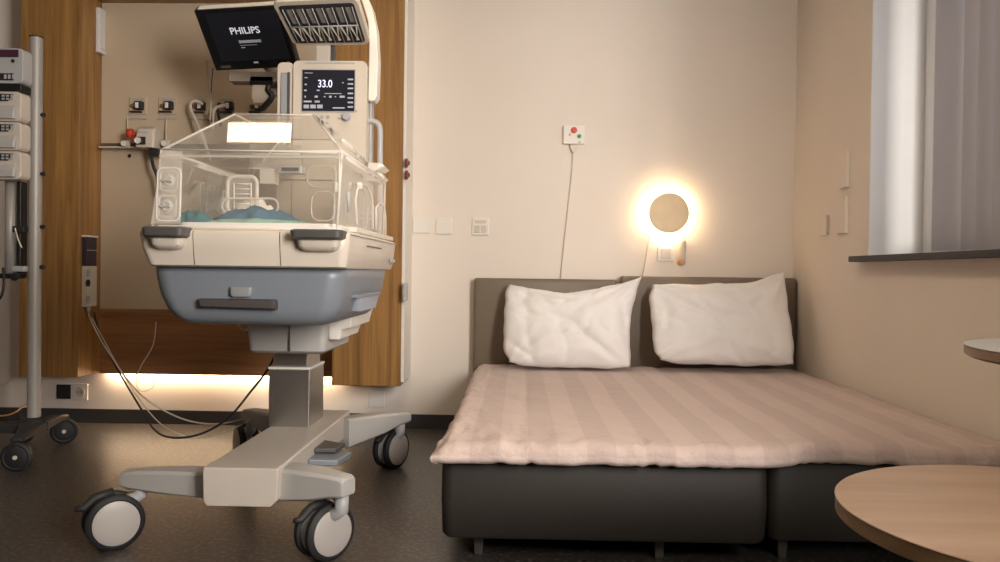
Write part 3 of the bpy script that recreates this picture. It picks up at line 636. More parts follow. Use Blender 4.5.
slab('side_pane', [(fr_, FY0, HB), (fr_, BY0, HB), (er, BYE, HE), (er, FYE, HE)], M_acr, hood)
slab('side_pane', [(fl, BY0, HB), (fl, FY0, HB), (el, FYE, HE), (el, BYE, HE)], M_acr, hood)
slab('back_pane', [(fr_, BY0, HB), (fl, BY0, HB), (el, BYE, HE), (er, BYE, HE)], M_acr, hood)
slab('roof_pane', [(el, FYE, HE), (er, FYE, HE), (rr_, FYR, HR), (rl, FYR, HR)], M_acr, hood)
slab('roof_pane', [(er, FYE, HE), (er, BYE, HE), (rr_, BYR, HR), (rr_, FYR, HR)], M_acr, hood)
slab('roof_pane', [(el, BYE, HE), (el, FYE, HE), (rl, FYR, HR), (rl, BYR, HR)], M_acr, hood)
slab('roof_pane', [(er, BYE, HE), (el, BYE, HE), (rl, BYR, HR), (rr_, BYR, HR)], M_acr, hood)
slab('roof_pane', [(rl, FYR, HR), (rr_, FYR, HR), (rr_, BYR, HR), (rl, BYR, HR)], M_acr, hood)
part('eaves_rim', tube(B(), [(el, FYE, HE), (er, FYE, HE), (er, BYE, HE), (el, BYE, HE)], .0055, 8, closed=True), M_acr3, hood, smooth=1)
part('lower_rim', prism(B(), [(el - .002, FYE - .012, HE - .022), (er + .002, FYE - .012, HE - .022), (er + .002, FYE - .012, HE - .014), (el - .002, FYE - .012, HE - .014)], (0, .008, 0)), M_acr2, hood, bevel=.002)
part('foot_rim', prism(B(), [(fl + .02, FY0 - .006, HB), (fr_ - .004, FY0 - .006, HB), (fr_ - .004, FY0 - .006, HB + .010), (fl + .02, FY0 - .006, HB + .010)], (0, .005, 0)), M_acr3, hood, bevel=.002)
slab('inner_side_wall', [(fr_ - .035, 2.40, HB + .02), (fr_ - .035, 3.02, HB + .02), (er - .045, 3.0, HE - .02), (er - .045, 2.42, HE - .02)], M_acr2, hood, label='milky inner side wall')
slab('inner_side_wall', [(fl + .075, 2.95, HB + .02), (fl + .075, 2.45, HB + .02), (el + .085, 2.47, HE - .02), (el + .085, 2.93, HE - .02)], M_acr, hood)
part('ridge_rim', tube(B(), [(rl, FYR, HR), (rr_, FYR, HR), (rr_, BYR, HR), (rl, BYR, HR)], .0038, 8, closed=True), M_acr3, hood, smooth=1)
for a_, b_ in (((el, FYE, HE), (rl, FYR, HR)), ((er, FYE, HE), (rr_, FYR, HR)), ((er, BYE, HE), (rr_, BYR, HR)), ((el, BYE, HE), (rl, BYR, HR)), ((fl, FY0, HB), (el, FYE, HE)), ((fr_, FY0, HB), (er, FYE, HE)), ((fr_, BY0, HB), (er, BYE, HE)), ((fl, BY0, HB), (el, BYE, HE))):
    part('corner_rim', tube(B(), [a_, b_], .0038, 8), M_acr3, hood, smooth=1)
# front grommet ports, left
def ring(name, pts, r, m, par, label=None, n=4): return part(name, tube(B(), spline(pts, n, True), r, 6, closed=True), m, par, smooth=1, label=label)
def fp(px, py, Y=None):                                    # point just in front of the front pane
    p0 = P(px, py, 2.32); return Vector((p0.x, 2.3115 + (p0.z - HB) / (HE - HB) * .015 - .003, p0.z))
def rr3(f, x0, x1, y0, y1, r, n=4): return [f(x, y) for x, y in rrect(x0, x1, y0, y1, r, n)]
part('port_panel', prism(B(), [fp(152.8, 224), fp(182, 224), fp(182, 151), fp(162, 151)], (0, -.003, 0)), M_acr2, hood, label='milky port panel')
part('port_frame', tube(B(), rr3(fp, 158, 181, 168, 221, 5), .0035, 6, closed=True), M_acr3, hood, smooth=1)
for (x0, x1, y0, y1) in ((161, 178, 171, 191), (160, 177, 196, 217)):
    g = part('grommet', tube(B(), rr3(fp, x0, x1, y0, y1, 3.5), .0022, 6, closed=True), M_acr3, hood, smooth=1)
    cpt = fp((x0 + x1) / 2, (y0 + y1) / 2)
    part('tube_plug', lathe(B(), [(.020, 0), (.020, .003), (.015, .005), (.014, .009), (.010, .009), (.009, .004), (0, .004)], zaxis(cpt, (0, -1, 0)), 20), M_acr2, g, smooth=2)
    part('plug_slot', bx(cpt.x - .016, cpt.x + .012, cpt.y - .014, cpt.y - .0095, cpt.z - .003, cpt.z + .003), M_greyp, g)
# right hand port door in the front pane
for (x0, x1, y0, y1) in ((307, 336, 166, 187), (312, 335, 192, 221)):
    part('port_door', tube(B(), rr3(fp, x0, x1, y0, y1, 8), .0024, 6, closed=True), M_acr2, hood, smooth=1)
q = fp(337, 186); part('door_latch', bx(q.x - .004, q.x + .004, q.y - .012, q.y, q.z - .018, q.z + .010), M_acr3, hood, bevel=.002)
part('door_edge', tube(B(), [fp(339, 152), fp(339.5, 190), fp(338, 226)], .003, 6), M_acr3, hood, smooth=1)
# inner walls and access doors seen through the hood
def ip(px, py, Y): return P(px, py, Y)
dr = part('access_door', tube(B(), [P(x, y, 2.62) for x, y in rrect(227.5, 257, 176.5, 214, 7)], .0065, 8, closed=True), M_acr3, hood, smooth=1, label='milky access door frame inside the hood')
bm = B()
for y in (184, 189, 194, 199, 204, 209): tube(bm, [P(234, y, 2.63), P(251, y, 2.63)], .002, 6)
for x in (234, 251): tube(bm, [P(x, 183, 2.63), P(x, 210, 2.63)], .0025, 6)
part('door_grille', bm, M_white, dr, smooth=1)
part('door_sheet', prism(B(), [P(x, y, 2.64) for x, y in rrect(228, 256.5, 177, 213.5, 6)], (0, .003, 0)), M_acr2, dr)
part('oval_loop', tube(B(), [P(x, y, 2.60) for x, y in rrect(222, 278, 198.5, 213.5, 7)], .0034, 8, closed=True), M_acr3, hood, smooth=1)
part('inner_beam', prism(B(), [P(174, 155, 2.50), P(226, 172, 2.72), P(226, 176.5, 2.72), P(172, 160, 2.50)], (0, .012, 0)), M_acr3, hood, bevel=.002, label='milky diagonal beam inside the hood')
part('inner_beam', prism(B(), [P(218, 171, 2.72), P(258, 179, 2.98), P(258, 182, 2.98), P(218, 175, 2.72)], (0, .012, 0)), M_acr3, hood, bevel=.002)
part('inner_post', tube(B(), [P(206.5, 170, 2.70), P(206, 212, 2.70)], .0045, 8), M_acr3, hood, smooth=1)
part('inner_post', tube(B(), [P(193, 168, 2.60), P(184.5, 190, 2.60)], .0040, 8), M_acr3, hood, smooth=1)
part('inner_post', tube(B(), [P(197, 182, 2.62), P(188, 194, 2.62)], .0040, 8), M_acr3, hood, smooth=1)
part('inner_ledge', tube(B(), [P(212, 168.5, 3.02), P(271, 168.5, 3.02)], .0030, 6), M_greyp, hood, smooth=1)
part('inner_ledge', tube(B(), [P(208, 154, 2.9), P(300, 154, 2.9)], .0025, 6), M_acr3, hood, smooth=1)
for xa in (194, 205, 216):
    part('tray_box', bx(P(xa, 200, 2.85).x, P(xa + 9, 200, 2.85).x, 2.83, 2.87, P(xa, 211, 2.85).z, P(xa, 182 + (xa - 194) * .35, 2.85).z), M_white, hood, bevel=.003)
part('inner_shelf', bx(P(262, 170, 3.0).x, P(277, 170, 3.0).x, 2.97, 3.03, P(262, 184.5, 3).z, P(262, 170, 3).z), M_acr3, hood, bevel=.003)
q0, q1 = P(274, 173.5, 2.96), P(303.5, 166.5, 2.96)
sn = part('sensor_unit', rloft([(q0.z, q0.x + .01, q1.x, 2.94, 3.0, .006), (q1.z, q0.x + .03, q1.x, 2.94, 3.0, .006)]), M_grey, hood, smooth=2, label='grey sensor module inside the hood')
part('sensor_window', bx(q0.x + .035, q1.x - .012, 2.936, 2.9395, q0.z + .007, q1.z - .007), M_hand, sn)
q0, q1 = P(250, 170, 3.04), P(302, 145, 3.04)
part('rear_screen', bx(q0.x, q1.x, 3.03, 3.05, q0.z, q1.z), M_acr2, hood, bevel=.003)
# right side flaps, door and latches
q = lambda px, py, X=-.508: PX(px, py, X)
part('hinge_bar', tube(B(), [PX(342, 141, -.52), PX(352, 149, -.52), PX(364, 162, -.518)], .007, 8), M_acr3, hood, smooth=1)
for pys, yy in (((166, 173), (3.02, 3.12)), ((176, 184), (3.02, 3.10))):
    z_t, z_b = P(380, pys[0], 3.07).z, P(380, pys[1], 3.07).z; xe = P(388.5, pys[0], 3.07).x
    part('hood_flap', rloft([(z_b, -.60, xe - .02, yy[0] - .04, yy[1], .02), ((z_t + z_b) / 2, -.60, xe, yy[0] - .04, yy[1], .025), (z_t, -.60, xe - .012, yy[0] - .04, yy[1], .02)]), M_acr3, hood, smooth=2)
part('side_rail', tube(B(), [PX(346, 158, -.505), PX(366, 172, -.500), PX(384, 182, -.498)], .005, 8), M_acr3, hood, smooth=1)
part('side_door', tube(B(), [PX(x, y, -.512) for x, y in ((357, 224), (355.5, 200), (357, 190), (361, 184), (367, 186), (371.5, 195), (373, 208), (373, 229))], .0035, 8), M_acr3, hood, smooth=1)
part('side_door', tube(B(), [PX(x, y, -.512) for x, y in ((376, 230), (376, 208), (379, 203), (384, 206), (385.5, 216), (385.5, 236))], .0035, 8), M_acr3, hood, smooth=1)
lt = part('side_latch', tube(B(), [PX(348, 192, -.508), PX(348.5, 212, -.508)], [.0055, .0045], 8), M_greyp, hood, smooth=1, label='grey latch lever')
part('door_knob', lathe(B(), [(.012, 0), (.012, .010), (.008, .014), (0, .014)], zaxis(PX(358, 186, -.515), (1, 0, 0)), 16), M_acr3, hood, smooth=2)
part('side_ledge', bx(-.520, -.494, 2.40, 3.10, .9645, .980), M_acr3, hood, bevel=.003)
# console with display
CY = 3.18
c0, c1 = P(275.5, 170, CY), P(367, 61, CY)
cl = P(293, 100, CY).x; zbot = .97
con = part('console', loft(B(), [[(x, y, z) for x, z in rrect(cl, c1.x, zbot, c1.z, .022, 5)] for y in (3.20, CY + .006, CY)][::-1] + [[(x, 3.30, z) for x, z in rrect(cl, c1.x, zbot, c1.z, .022, 5)]]), M_cream, inc, smooth=2, bevel=0, label='cream control console')
part('console_side', loft(B(), [[(x, y, z) for x, z in rrect(c0.x, cl - .002, zbot, c1.z - .004, .020, 5)] for y in (CY + .01, 3.30)]), M_cream, inc, smooth=2, bevel=.004)
a, b = P(280, 122, CY), P(291, 72, CY)
part('side_groove', bx(a.x, b.x - .004, CY + .0035, CY + .0095, a.z - .12, b.z), mat('groove_grey', (.30, .31, .34), .45), inc, bevel=.003)
part('groove_shadow_strip', bx(b.x - .014, b.x - .004, CY - .001, CY + .003, a.z - .12, b.z), M_hand, inc, bevel=.002)
part('top_slot', bx(P(306, 62, CY).x, P(355, 62, CY).x, CY - .002, CY + .02, P(306, 63.5, CY).z, P(306, 62.3, CY).z), M_greyp, con)
a, b = P(302.5, 111, CY), P(355, 70.5, CY)
part('screen_bezel', bx(a.x - .005, b.x + .005, CY - .003, CY + .002, a.z - .005, b.z + .005), M_greyp, con, bevel=.002)
scr = part('screen', bx(a.x, b.x, CY - .005, CY - .0032, a.z, b.z), mat('console_display', (.010, .010, .013), .25, emit=(.5, .5, .7), es=.02), con, label='dark screen reading 33.0')
TM = lambda px, py: frame_M(P(px, py, CY - .0056), (1, 0, 0), (0, 0, 1))
part('digits', text_bm('33.0', TM(325, 84.0) @ Matrix.Diagonal((.82, 1, 1, 1)), .042, bold=.0003), M_inkb, scr, label='lit digits 33.0')
def lines(name, L, m):
    bm = B()
    for x0, x1, y0, y1 in L:
        p, q_ = P(x0, y1, CY), P(x1, y0, CY); box(bm, p.x, q_.x, CY - .0064, CY - .0052, p.z, q_.z)
    part(name, bm, m, scr)
lines('menu_column', [(348, 353.5, y, y + 1.5) for y in (79, 83.5, 88, 93, 97.5, 102, 106.5)], M_inkd)
lines('readouts', [(305, 308, 77.5, 78.5), (305, 307, 84, 85.5), (304.5, 307, 90, 91.3), (317, 320, 90, 91.3), (305, 306.2, 96, 98), (315, 318, 96, 98), (324, 326, 96.5, 97.5), (329.5, 332, 96, 98), (335, 336.5, 96.5, 97.5), (340, 345, 96, 98), (325, 342, 93.6, 94.2), (304, 312, 101, 102.6), (315, 320, 101, 102.8), (333, 345, 107.6, 108.8), (342.5, 344, 82.5, 83.5), (305, 313, 73, 73.6)], M_inkd)
lines('keys', [(304 + 6.8 * i, 309.4 + 6.8 * i, 105, 108.6) for i in range(3)], M_inkd)
for px, py, r, m in ((322, 117, .007, M_greyp), (328, 117, .007, M_greyp), (327, 124, .008, M_greyp), (340, 117, .008, M_cream2)):
    part('button', lathe(B(), [(r, 0), (r, .003), (r * .7, .005), (0, .005)], zaxis(P(px, py, CY), (0, -1, 0)), 16), m, con, smooth=2)
part('control_knob', lathe(B(), [(.016, 0), (.016, .018), (.013, .022), (0, .022)], zaxis(P(347, 117, CY), (0, -1, 0)), 24), mat('knob_lilac', (.42, .40, .46), .4), con, smooth=2)
q = P(356, 111, CY); part('indicator', lathe(B(), [(.003, 0), (.003, .002), (0, .002)], zaxis(q, (0, -1, 0)), 10), M_dark, con)
# grey push handle at right of the console
part('push_handle', tube(B(), spline([P(366, 121, 3.24), P(372, 121, 3.24), P(378, 124, 3.24), P(380, 131, 3.24), P(380, 145, 3.24), P(380, 165, 3.24), P(380, 200, 3.22), P(378, 235, 3.16)], 5), .012, 12), M_greyp, inc, smooth=1)
part('side_pole', bx(c1.x + .0005, c1.x + .010, 3.24, 3.29, .97, 1.66), M_greyp, inc, bevel=.002)
part('rear_support', bx(-.90, -.62, 3.12, 3.18 - .001, .90, 1.0), M_cream2, inc, bevel=.006)
part('rear_support', bx(-.90, -.62, 3.1805, 3.30, .80, .9695), M_cream2, inc, bevel=.006)
# lamp stem, curved arm and head
a, b = P(317, 60, 3.24), P(334, 40, 3.24)
part('lamp_stem', bx(a.x, b.x - .012, 3.22, 3.27, c1.z + .0005, b.z + .05), M_cream, inc, bevel=.004)
part('lamp_stem_rear', bx(b.x - .011, b.x + .004, 3.235, 3.265, c1.z + .0005, b.z + .05), M_hand, inc, bevel=.002)
AR = [(356, -12), (366, -6), (372, 8), (376.5, 30), (378, 60), (377, 96), (374, 101), (368, 100.5), (368.5, 70), (369, 40), (368, 22), (362, 2)]
part('lamp_arm', prism(B(), [P(x, y, 3.20) for x, y in AR], (0, .07, 0)), M_white, inc, bevel=.005, label='white curved lamp arm')
tl, tr, brr, bll = P(271, 2, 2.98), P(357, -2, 2.98), P(371, 45, 3.22), P(294, 46, 3.22)
ux = (brr - bll); uy = ((tl + tr) / 2 - (bll + brr) / 2); MLo = bll
def LP(u, v, w=0):                                         # bilinear on the lamp face, w = out of the face
    p = (bll.lerp(brr, u)).lerp(tl.lerp(tr, u), v); return p + LN * w
LN = ux.cross(uy).normalized(); 
if LN.y > 0: LN = -LN
def lprism(name, cor, w0, w1, m, par, bevel=.003, label=None):
    bm = loft(B(), [[LP(u, v, w) for u, v in cor] for w in (w0, w1)]); return part(name, bm, m, par, bevel=bevel, label=label, smooth=2)
rc = rrect(0, 1, 0, 1, .11, 4)
head = part('lamp_head', loft(B(), [[LP(.5 + (u - .5) * k_, .5 + (v - .5) * k_, w) for u, v in rc] for w, k_ in ((-.075, .82), (-.05, .96), (-.006, 1.0), (0, .985))]), M_cream2, inc, smooth=2, label='phototherapy lamp head with reflector grid')
lprism('grid_backing', rrect(.055, .945, .075, .915, .05, 3), .0002, .003, M_dark, head)
M_refl = mat('reflector_metal', (.82, .78, .70), .35, metal=.25)
M_tubeg = mat('lamp_tube_glass', (.20, .19, .17), .2, spec=.8)
for i in range(7):
    for j in range(2):
        u0 = .10 + i * .117; v0 = .13 + j * .38
        bm = B()
        if j == 0:                                        # bright V-shaped reflector fin
            for (ua, ub, uc) in ((.008, .030, .058), (.108, .086, .058)):
                loft(bm, [[LP(u0 + ua, v0 + .33, w), LP(u0 + ub, v0 + .33, w), LP(u0 + uc, v0 + .06, w)] for w in (.0035, .009)])
            loft(bm, [[LP(u0 + .040, v0 + .015, w), LP(u0 + .076, v0 + .015, w), LP(u0 + .066, v0 + .10, w), LP(u0 + .050, v0 + .10, w)] for w in (.0035, .007)])
            part('reflector_fin', bm, M_refl, head)
        else:
            loft(bm, [[LP(u0 + .040, v0 + .03, w), LP(u0 + .098, v0 + .03, w), LP(u0 + .090, v0 + .33, w), LP(u0 + .034, v0 + .33, w)] for w in (.0035, .006)])
            part('lamp_tube', bm, M_tubeg, head)
bm = B()
for i in range(8): 
    u = .10 + i * .117; tube(bm, [LP(u, .12, .010), LP(u, .87, .010)], .0022, 6)
tube(bm, [LP(.09, .49, .011), LP(.93, .49, .011)], .003, 6)
part('grid_bars', bm, M_greyp, head, smooth=1)
# bedding in the incubator
def cloth_blob(name, ctrl, zt, m, label, cat, seed, ry=.12):
    """loose folded cloth: ridge line of px control points with widths"""
    bm = B(); rings = []; n = 26
    pts = spline(ctrl, 6); N = len(pts)
    for i, p in enumerate(pts):
        t_ = i / (N - 1); env = (math.sin(PI * min(1, max(0.0, t_ * .98 + .01)))) ** .45
        rg = []
        for k_ in range(n):
            a_ = 2 * PI * k_ / n; dy, dz = math.cos(a_), math.sin(a_)
            wz = 1 + .35 * noise.noise(Vector((t_ * 9 + seed, a_ * 1.2, seed))) + .18 * noise.noise(Vector((t_ * 25, a_ * 3, seed + 4)))
            z = max(.987, p.z + dz * zt * env * wz) if dz > 0 else .9865
            rg.append(bm.verts.new((p.x, p.y + dy * ry * env * wz, z)))
        rings.append(rg)
    for A_, C_ in zip(rings, rings[1:]):
        for k_ in range(n): bm.faces.new((A_[k_], A_[(k_ + 1) % n], C_[(k_ + 1) % n], C_[k_]))
    bm.faces.new(rings[0][::-1]); bm.faces.new(rings[-1])
    return solo(name, bm, m, label, cat, smooth=1)
def bp(px, z, Y): return Vector((P(px, 200, Y).x, Y, z))
cloth_blob('cloth_blanket', [bp(176, .988, 2.43), bp(184, .995, 2.43), bp(194, .998, 2.44), bp(204, .995, 2.44), bp(213, .988, 2.45)], .026, M_teal, 'crumpled dark teal cloth at the left end inside the hood', 'blanket', 3, .045)
cloth_blob('mint_blanket', [bp(205, .986, 2.46), bp(225, .990, 2.46), bp(255, .992, 2.46), bp(290, .990, 2.46), bp(316, .986, 2.46)], .012, M_mint, 'flat mint green cloth along the front of the mattress', 'blanket', 9, .06)
cloth_blob('baby_nest', [bp(212, .990, 2.64), bp(232, 1.00, 2.62), bp(256, 1.01, 2.62), bp(280, 1.00, 2.62), bp(304, .988, 2.64)], .044, mat('blue_cloth', (.035, .115, .19), .9, bump=.4, bscale=200, var=.2, vscale=20), 'blue padded baby nest in the middle of the mattress', 'baby nest', 5, .10)
cloth_blob('white_towel', [bp(214, .990, 2.86), bp(235, 1.01, 2.84), bp(255, 1.02, 2.84), bp(275, 1.00, 2.86), bp(292, .988, 2.88)], .075, M_sheet, 'white folded towel behind the blue baby nest', 'towel', 8, .07)
# power cords looping from the socket strip to the column
sx, sy = strip_xy
hose('power_cord', [Vector((sx + .012, sy + .03, PX(93, 313, sx).z)), P(97, 325, 4.0), P(108, 352, 3.9), P(126, 384, 3.7), P(143, 412, 3.5), P(155, 430, 3.35), P(172, 437.5, 3.2), P(200, 434, 3.13), P(228, 418, 3.08), P(252, 390, 3.02), P(268, 369, 2.96), P(276, 352, 2.95)], .0045, M_bcord, 'thick black power cord hanging in a loop to the incubator column', 'cord')
hose('white_power_cord', [Vector((sx, sy - .01, PX(88, 313, sx).z)), P(93, 325, 4.0), P(107, 350, 3.9), P(130, 383, 3.7), P(150, 402, 3.6), P(180, 418, 3.5), P(210, 424, 3.45), P(240, 420, 3.4), P(262, 410, 3.38)], .0036, M_wcord, 'white cord from the socket strip sagging to behind the column', 'cord')
hose('thin_grey_cord', [P(92, 318, 4.05), P(100, 333, 3.95), P(125, 378, 3.75), P(150, 413, 3.55), P(170, 430, 3.42), P(196, 438, 3.36), P(225, 432, 3.33), P(250, 420, 3.33), P(262, 412, 3.34)], .0026, M_wcord, 'thin pale cord hanging lowest beside the black power cord', 'cord')
hose('short_white_cord', [P(156, 322, 4.195), P(153, 345, 4.19), P(141, 366, 4.18), P(136, 380, 4.2), P(140, 391, 4.22), P(152, 388, 4.24), P(155, 378, 4.25)], .0030, M_wcord, 'short white cord looping over the lower timber panel', 'cord')
hose('tucked_cable', [P(238, 324, 2.85), P(243, 329, 2.84), P(250, 329.5, 2.84)], .0045, M_wcord, 'pale cable end tucked under the blue tub', 'cable')
# ---------------------------------------------------------------- drip stand with infusion pumps
PXs, PYs = P(35, 230, 3.5).x, 3.5
iv = thing('drip_stand', (PXs, PYs, 0), 'tall grey drip stand on dark castor base at the left edge', 'stand')
zt = P(36, 38, 3.5).z
part('pole', lathe(B(), [(.0275, .175), (.0275, zt), (.024, zt + .001), (.024, zt - .03), (0, zt - .03)], Matrix.Translation((PXs, PYs, 0)), 32), M_pole, iv, smooth=2)
part('pole_cap', lathe(B(), [(.0285, zt), (.0285, zt + .006), (.022, zt + .008), (0, zt + .008)], Matrix.Translation((PXs, PYs, 0)), 32), M_dark, iv, smooth=2)
part('hub', lathe(B(), [(.045, .115), (.055, .125), (.050, .165), (.034, .178), (0, .178)], Matrix.Translation((PXs, PYs, 0)), 24), M_dark, iv, smooth=2)
casters = [P(64, 446, 3.78), PZ(17, 471, .0), Vector((PXs - .30, PYs - .1, 0)), Vector((PXs - .22, PYs + .28, 0))]
casters[0].z = 0
for i, c in enumerate(casters):
    d = Vector((c.x - PXs, c.y - PYs, 0)); L = d.length; d.normalize(); n = Vector((-d.y, d.x, 0)); o_ = Vector((PXs, PYs, 0))
    secs = []
    for t_, wd, z0, z1 in ((.04, .055, .115, .165), (.35, .040, .118, .158), (.75, .028, .120, .148), (1.0, .026, .120, .142), (1.06, .018, .124, .138)):
        q_ = o_ + d * L * t_; secs.append([(q_.x + n.x * wd * s_, q_.y + n.y * wd * s_, z) for s_, z in ((-1, z0), (1, z0), (1, z1 - .01), (.6, z1), (-.6, z1), (-1, z1 - .01))])
    lg = part('leg', loft(B(), secs), M_dark, iv, smooth=2, bevel=.003)
    ax = Vector((math.sin(.5 - i * .3), -math.cos(.5 - i * .3), 0)); cc = Vector((c.x, c.y, .060)); R_ = .060
    part('wheel', lathe(B(), [(.0, -.018), (.05, -.018), (R_, -.012), (R_, .012), (.05, .018), (.044, .016), (.040, .018), (.012, .020), (0, .020)], zaxis(cc, ax), 36), M_rub, lg, smooth=2)
    part('axle_cap', lathe(B(), [(.009, .0205), (.009, .024), (0, .024)], zaxis(cc, ax), 12), M_cream, lg, smooth=2)
    part('fork', tube(B(), [Vector((c.x, c.y, .122)), Vector((c.x, c.y, .0))+Vector((0, 0, .105)), cc + Vector((0, 0, .03)) - ax * .0], [.014, .020, .012], 10), M_dark, lg, smooth=1)
for zp in (P(44, 115, 3.5).z, P(44, 174, 3.5).z, P(44, 227, 3.5).z, P(44, 267, 3.5).z):
    part('knob', lathe(B(), [(.007, .0), (.007, .030), (.010, .034), (.010, .042), (0, .042)], zaxis((PXs, PYs, zp), (1, -.1, 0)), 12), M_dark, iv, smooth=2)
# lower tube holder hung left of the pole
tx = P(10, 230, 3.46).x
hd = part('accessory_bar', tube(B(), [Vector((tx, 3.46, P(10, 181, 3.46).z)), Vector((tx, 3.46, P(10, 273, 3.46).z))], .020, 16), M_pole, iv, smooth=1, label='short grey bar beside the pole')
part('bracket', bx(tx + .015, PXs - .02, 3.45, 3.49, P(20, 230, 3.46).z - .01, P(20, 226, 3.46).z), M_dark, iv, bevel=.003)
part('bracket', bx(tx + .015, PXs - .02, 3.45, 3.49, P(20, 269, 3.46).z - .012, P(20, 266, 3.46).z), M_greyp, iv, bevel=.003)
part('clamp_knob', lathe(B(), [(.008, 0), (.016, .01), (.018, .03), (0, .034)], zaxis((P(18, 275, 3.45).x, 3.45, P(18, 275, 3.45).z), (0, -1, -.3)), 14), M_dark, iv, smooth=2)
part('black_rack', bx(tx + .021, tx + .040, 3.47, 3.52, P(15, 278, 3.5).z, P(15, 182, 3.5).z), M_black, iv, bevel=.003)
part('foot_block', bx(tx - .05, tx + .045, 3.44, 3.50, P(15, 274, 3.46).z - .02, P(15, 273.5, 3.46).z), M_black, iv, bevel=.004)
def pump(y0, y1, lab, big=False):
    Y = 3.38; a = P(-26, y1, Y); b = P(23 if big else 21, y0, Y)
    t = thing('infusion_pump', ((a.x + b.x) / 2, Y + .06, a.z), lab, 'pump', 'infusion pumps on the drip stand')
    part('housing', loft(B(), [[(x, y, z) for x, z in rrect(a.x, b.x, a.z, b.z, .022, 5)] for y in (Y, Y + .07)]), M_cream2 if not big else M_greyp, t, bevel=.004, smooth=2)
    if big:
        part('display', bx(a.x + .02, b.x - .018, Y - .004, Y - .0005, b.z - .04, b.z - .008), mat('maroon_display', (.06, .02, .04), .3), t, bevel=.001)
        part('lower_display', bx(a.x + .02, b.x - .04, Y - .004, Y - .0005, a.z + .012, a.z + .042), M_dark, t, bevel=.001)
        bm = B()
        for i in range(3): x = P(6 + i * 4, 74, Y).x; box(bm, x - .005, x + .005, Y - .006, Y - .0042, a.z + .018, a.z + .036)
        part('keys', bm, M_greyp, t)
        q_ = P(13, 61, Y); part('logo_dot', lathe(B(), [(.008, 0), (.008, .002), (0, .002)], zaxis((q_.x, Y - .0002, q_.z), (0, -1, 0)), 14), M_dark, t)
    else:
        dz = b.z - a.z
        part('keypad', prism(B(), [Vector((b.x - .030, Y - .002, b.z - .012)), Vector((a.x + .02, Y - .002, b.z - .008)), Vector((a.x + .02, Y - .002, b.z - .042)), Vector((b.x - .055, Y - .002, b.z - .042))], (0, -.003, 0)), M_dark, t, bevel=.001, label='dark keypad')
        bm = B()
        for i in range(3):
            for j in range(2): x = P(4 + i * 4.4, 100, Y).x; z = b.z - .020 - j * .013; box(bm, x - .006, x + .006, Y - .007, Y - .0055, z - .004, z + .004)
        part('keys', bm, M_greyp, t)
        part('syringe_cover', rloft([(a.z + .010, a.x + .01, b.x - .018, Y - .022, Y - .0005, .008), (a.z + dz * .30, a.x + .01, b.x - .014, Y - .026, Y - .0005, .008), (a.z + dz * .52, a.x + .01, b.x - .020, Y - .008, Y - .0005, .003)]), M_greyp2, t, smooth=2)
    part('mount', bx(b.x - .03, PXs - .029, Y + .0705, Y + .12, a.z + .02, b.z - .02), M_greyp, t, bevel=.004)
    return t
pump(48, 83, 'large infusion pump with dark display, topmost on the drip stand', True)
pump(91.5, 121, 'pale infusion pump on the drip stand, directly below the large top one')
pump(122, 150, 'pale infusion pump on the drip stand, third from the top')
pump(151, 179, 'pale infusion pump on the drip stand, lowest of the stack')
part('dock', bx(P(-26, 88, 3.38).x, P(20, 88, 3.38).x, 3.385, 3.46, P(0, 90.8, 3.38).z, P(0, 83.8, 3.38).z), M_black, iv, bevel=.003)
hose('pump_cable', [P(15, 228, 3.42), P(17, 236, 3.40), P(20, 244, 3.40), P(22, 248, 3.40)], .0030, M_wcord, 'short pale cable clipped to the drip stand bracket', 'cable')
hose('stand_cable', [P(3, 268, 3.40), P(4, 284, 3.38), P(1, 297, 3.38), P(-6, 302, 3.38)], .0055, M_bcord, 'black cable curling below the drip stand bar', 'cable')
hose('wall_cable', [P(-10, 385, 4.27), P(2, 385, 4.27), P(10, 380, 4.27), P(16, 376, 4.27)], .003, M_wcord, 'thin pale cable on the wall behind the drip stand', 'cable')
hose('floor_cable', [P(-8, 416, 3.9), P(6, 415.5, 3.9), P(16, 412, 3.95), P(22, 407, 4.0), P(27, 404, 4.05)], .0045, M_orange_c if False else mat('orange_cord', (.55, .30, .15), .5), 'pale orange cable passing behind the drip stand pole', 'cable')
# ---------------------------------------------------------------- beds
def bed(x0, x1, y0, y1, hx0, hx1, htop, lab, legs, hlab):
    t = thing('single_bed', ((x0 + x1) / 2, (y0 + y1) / 2, 0), lab, 'bed')
    n = 10; secs = []
    part('box_base', rloft([(.076, x0 + .012, x1 - .012, y0 + .012, y1, .03), (.088, x0 + .003, x1 - .003, y0 + .003, y1, .035), (.18, x0, x1, y0 - .004, y1, .035), (.285, x0 + .001, x1 - .001, y0 + .0, y1, .035), (.300, x0 + .010, x1 - .010, y0 + .010, y1, .03), (.305, x0 + .03, x1 - .03, y0 + .03, y1, .03)]), M_leather, t, smooth=2)
    part('mattress', rloft([(.3055, x0 + .02, x1 - .02, y0 + .04, y1, .05), (.315, x0 + .012, x1 - .012, y0 + .035, y1, .06), (.326, x0 + .02, x1 - .02, y0 + .03, y1, .05)]), M_leather, t, smooth=2)
    part('headboard', loft(B(), [[(x, y, z) for x, z in rrect(hx0 + i_, hx1 - i_, .08 + i_, htop - i_, .014, 5)] for y, i_ in ((YB - .088, .014), (YB - .095 + .015, .003), (YB - .07, 0), (YB - .035, 0), (YB - .022, .006))]), M_hb, t, smooth=2, label=hlab)
    for lx, ly in legs: part('leg', loft(B(), [[(lx + sx_ * w_, ly + sy_ * w_, z) for sx_, sy_ in ((-1, -1), (1, -1), (1, 1), (-1, 1))] for z, w_ in ((0, .012), (.0765, .016))]), mat('bed_leg_metal', (.05, .043, .036), .5) if 'bed_leg_metal' not in bpy.data.materials else bpy.data.materials['bed_leg_metal'], t, bevel=.002)
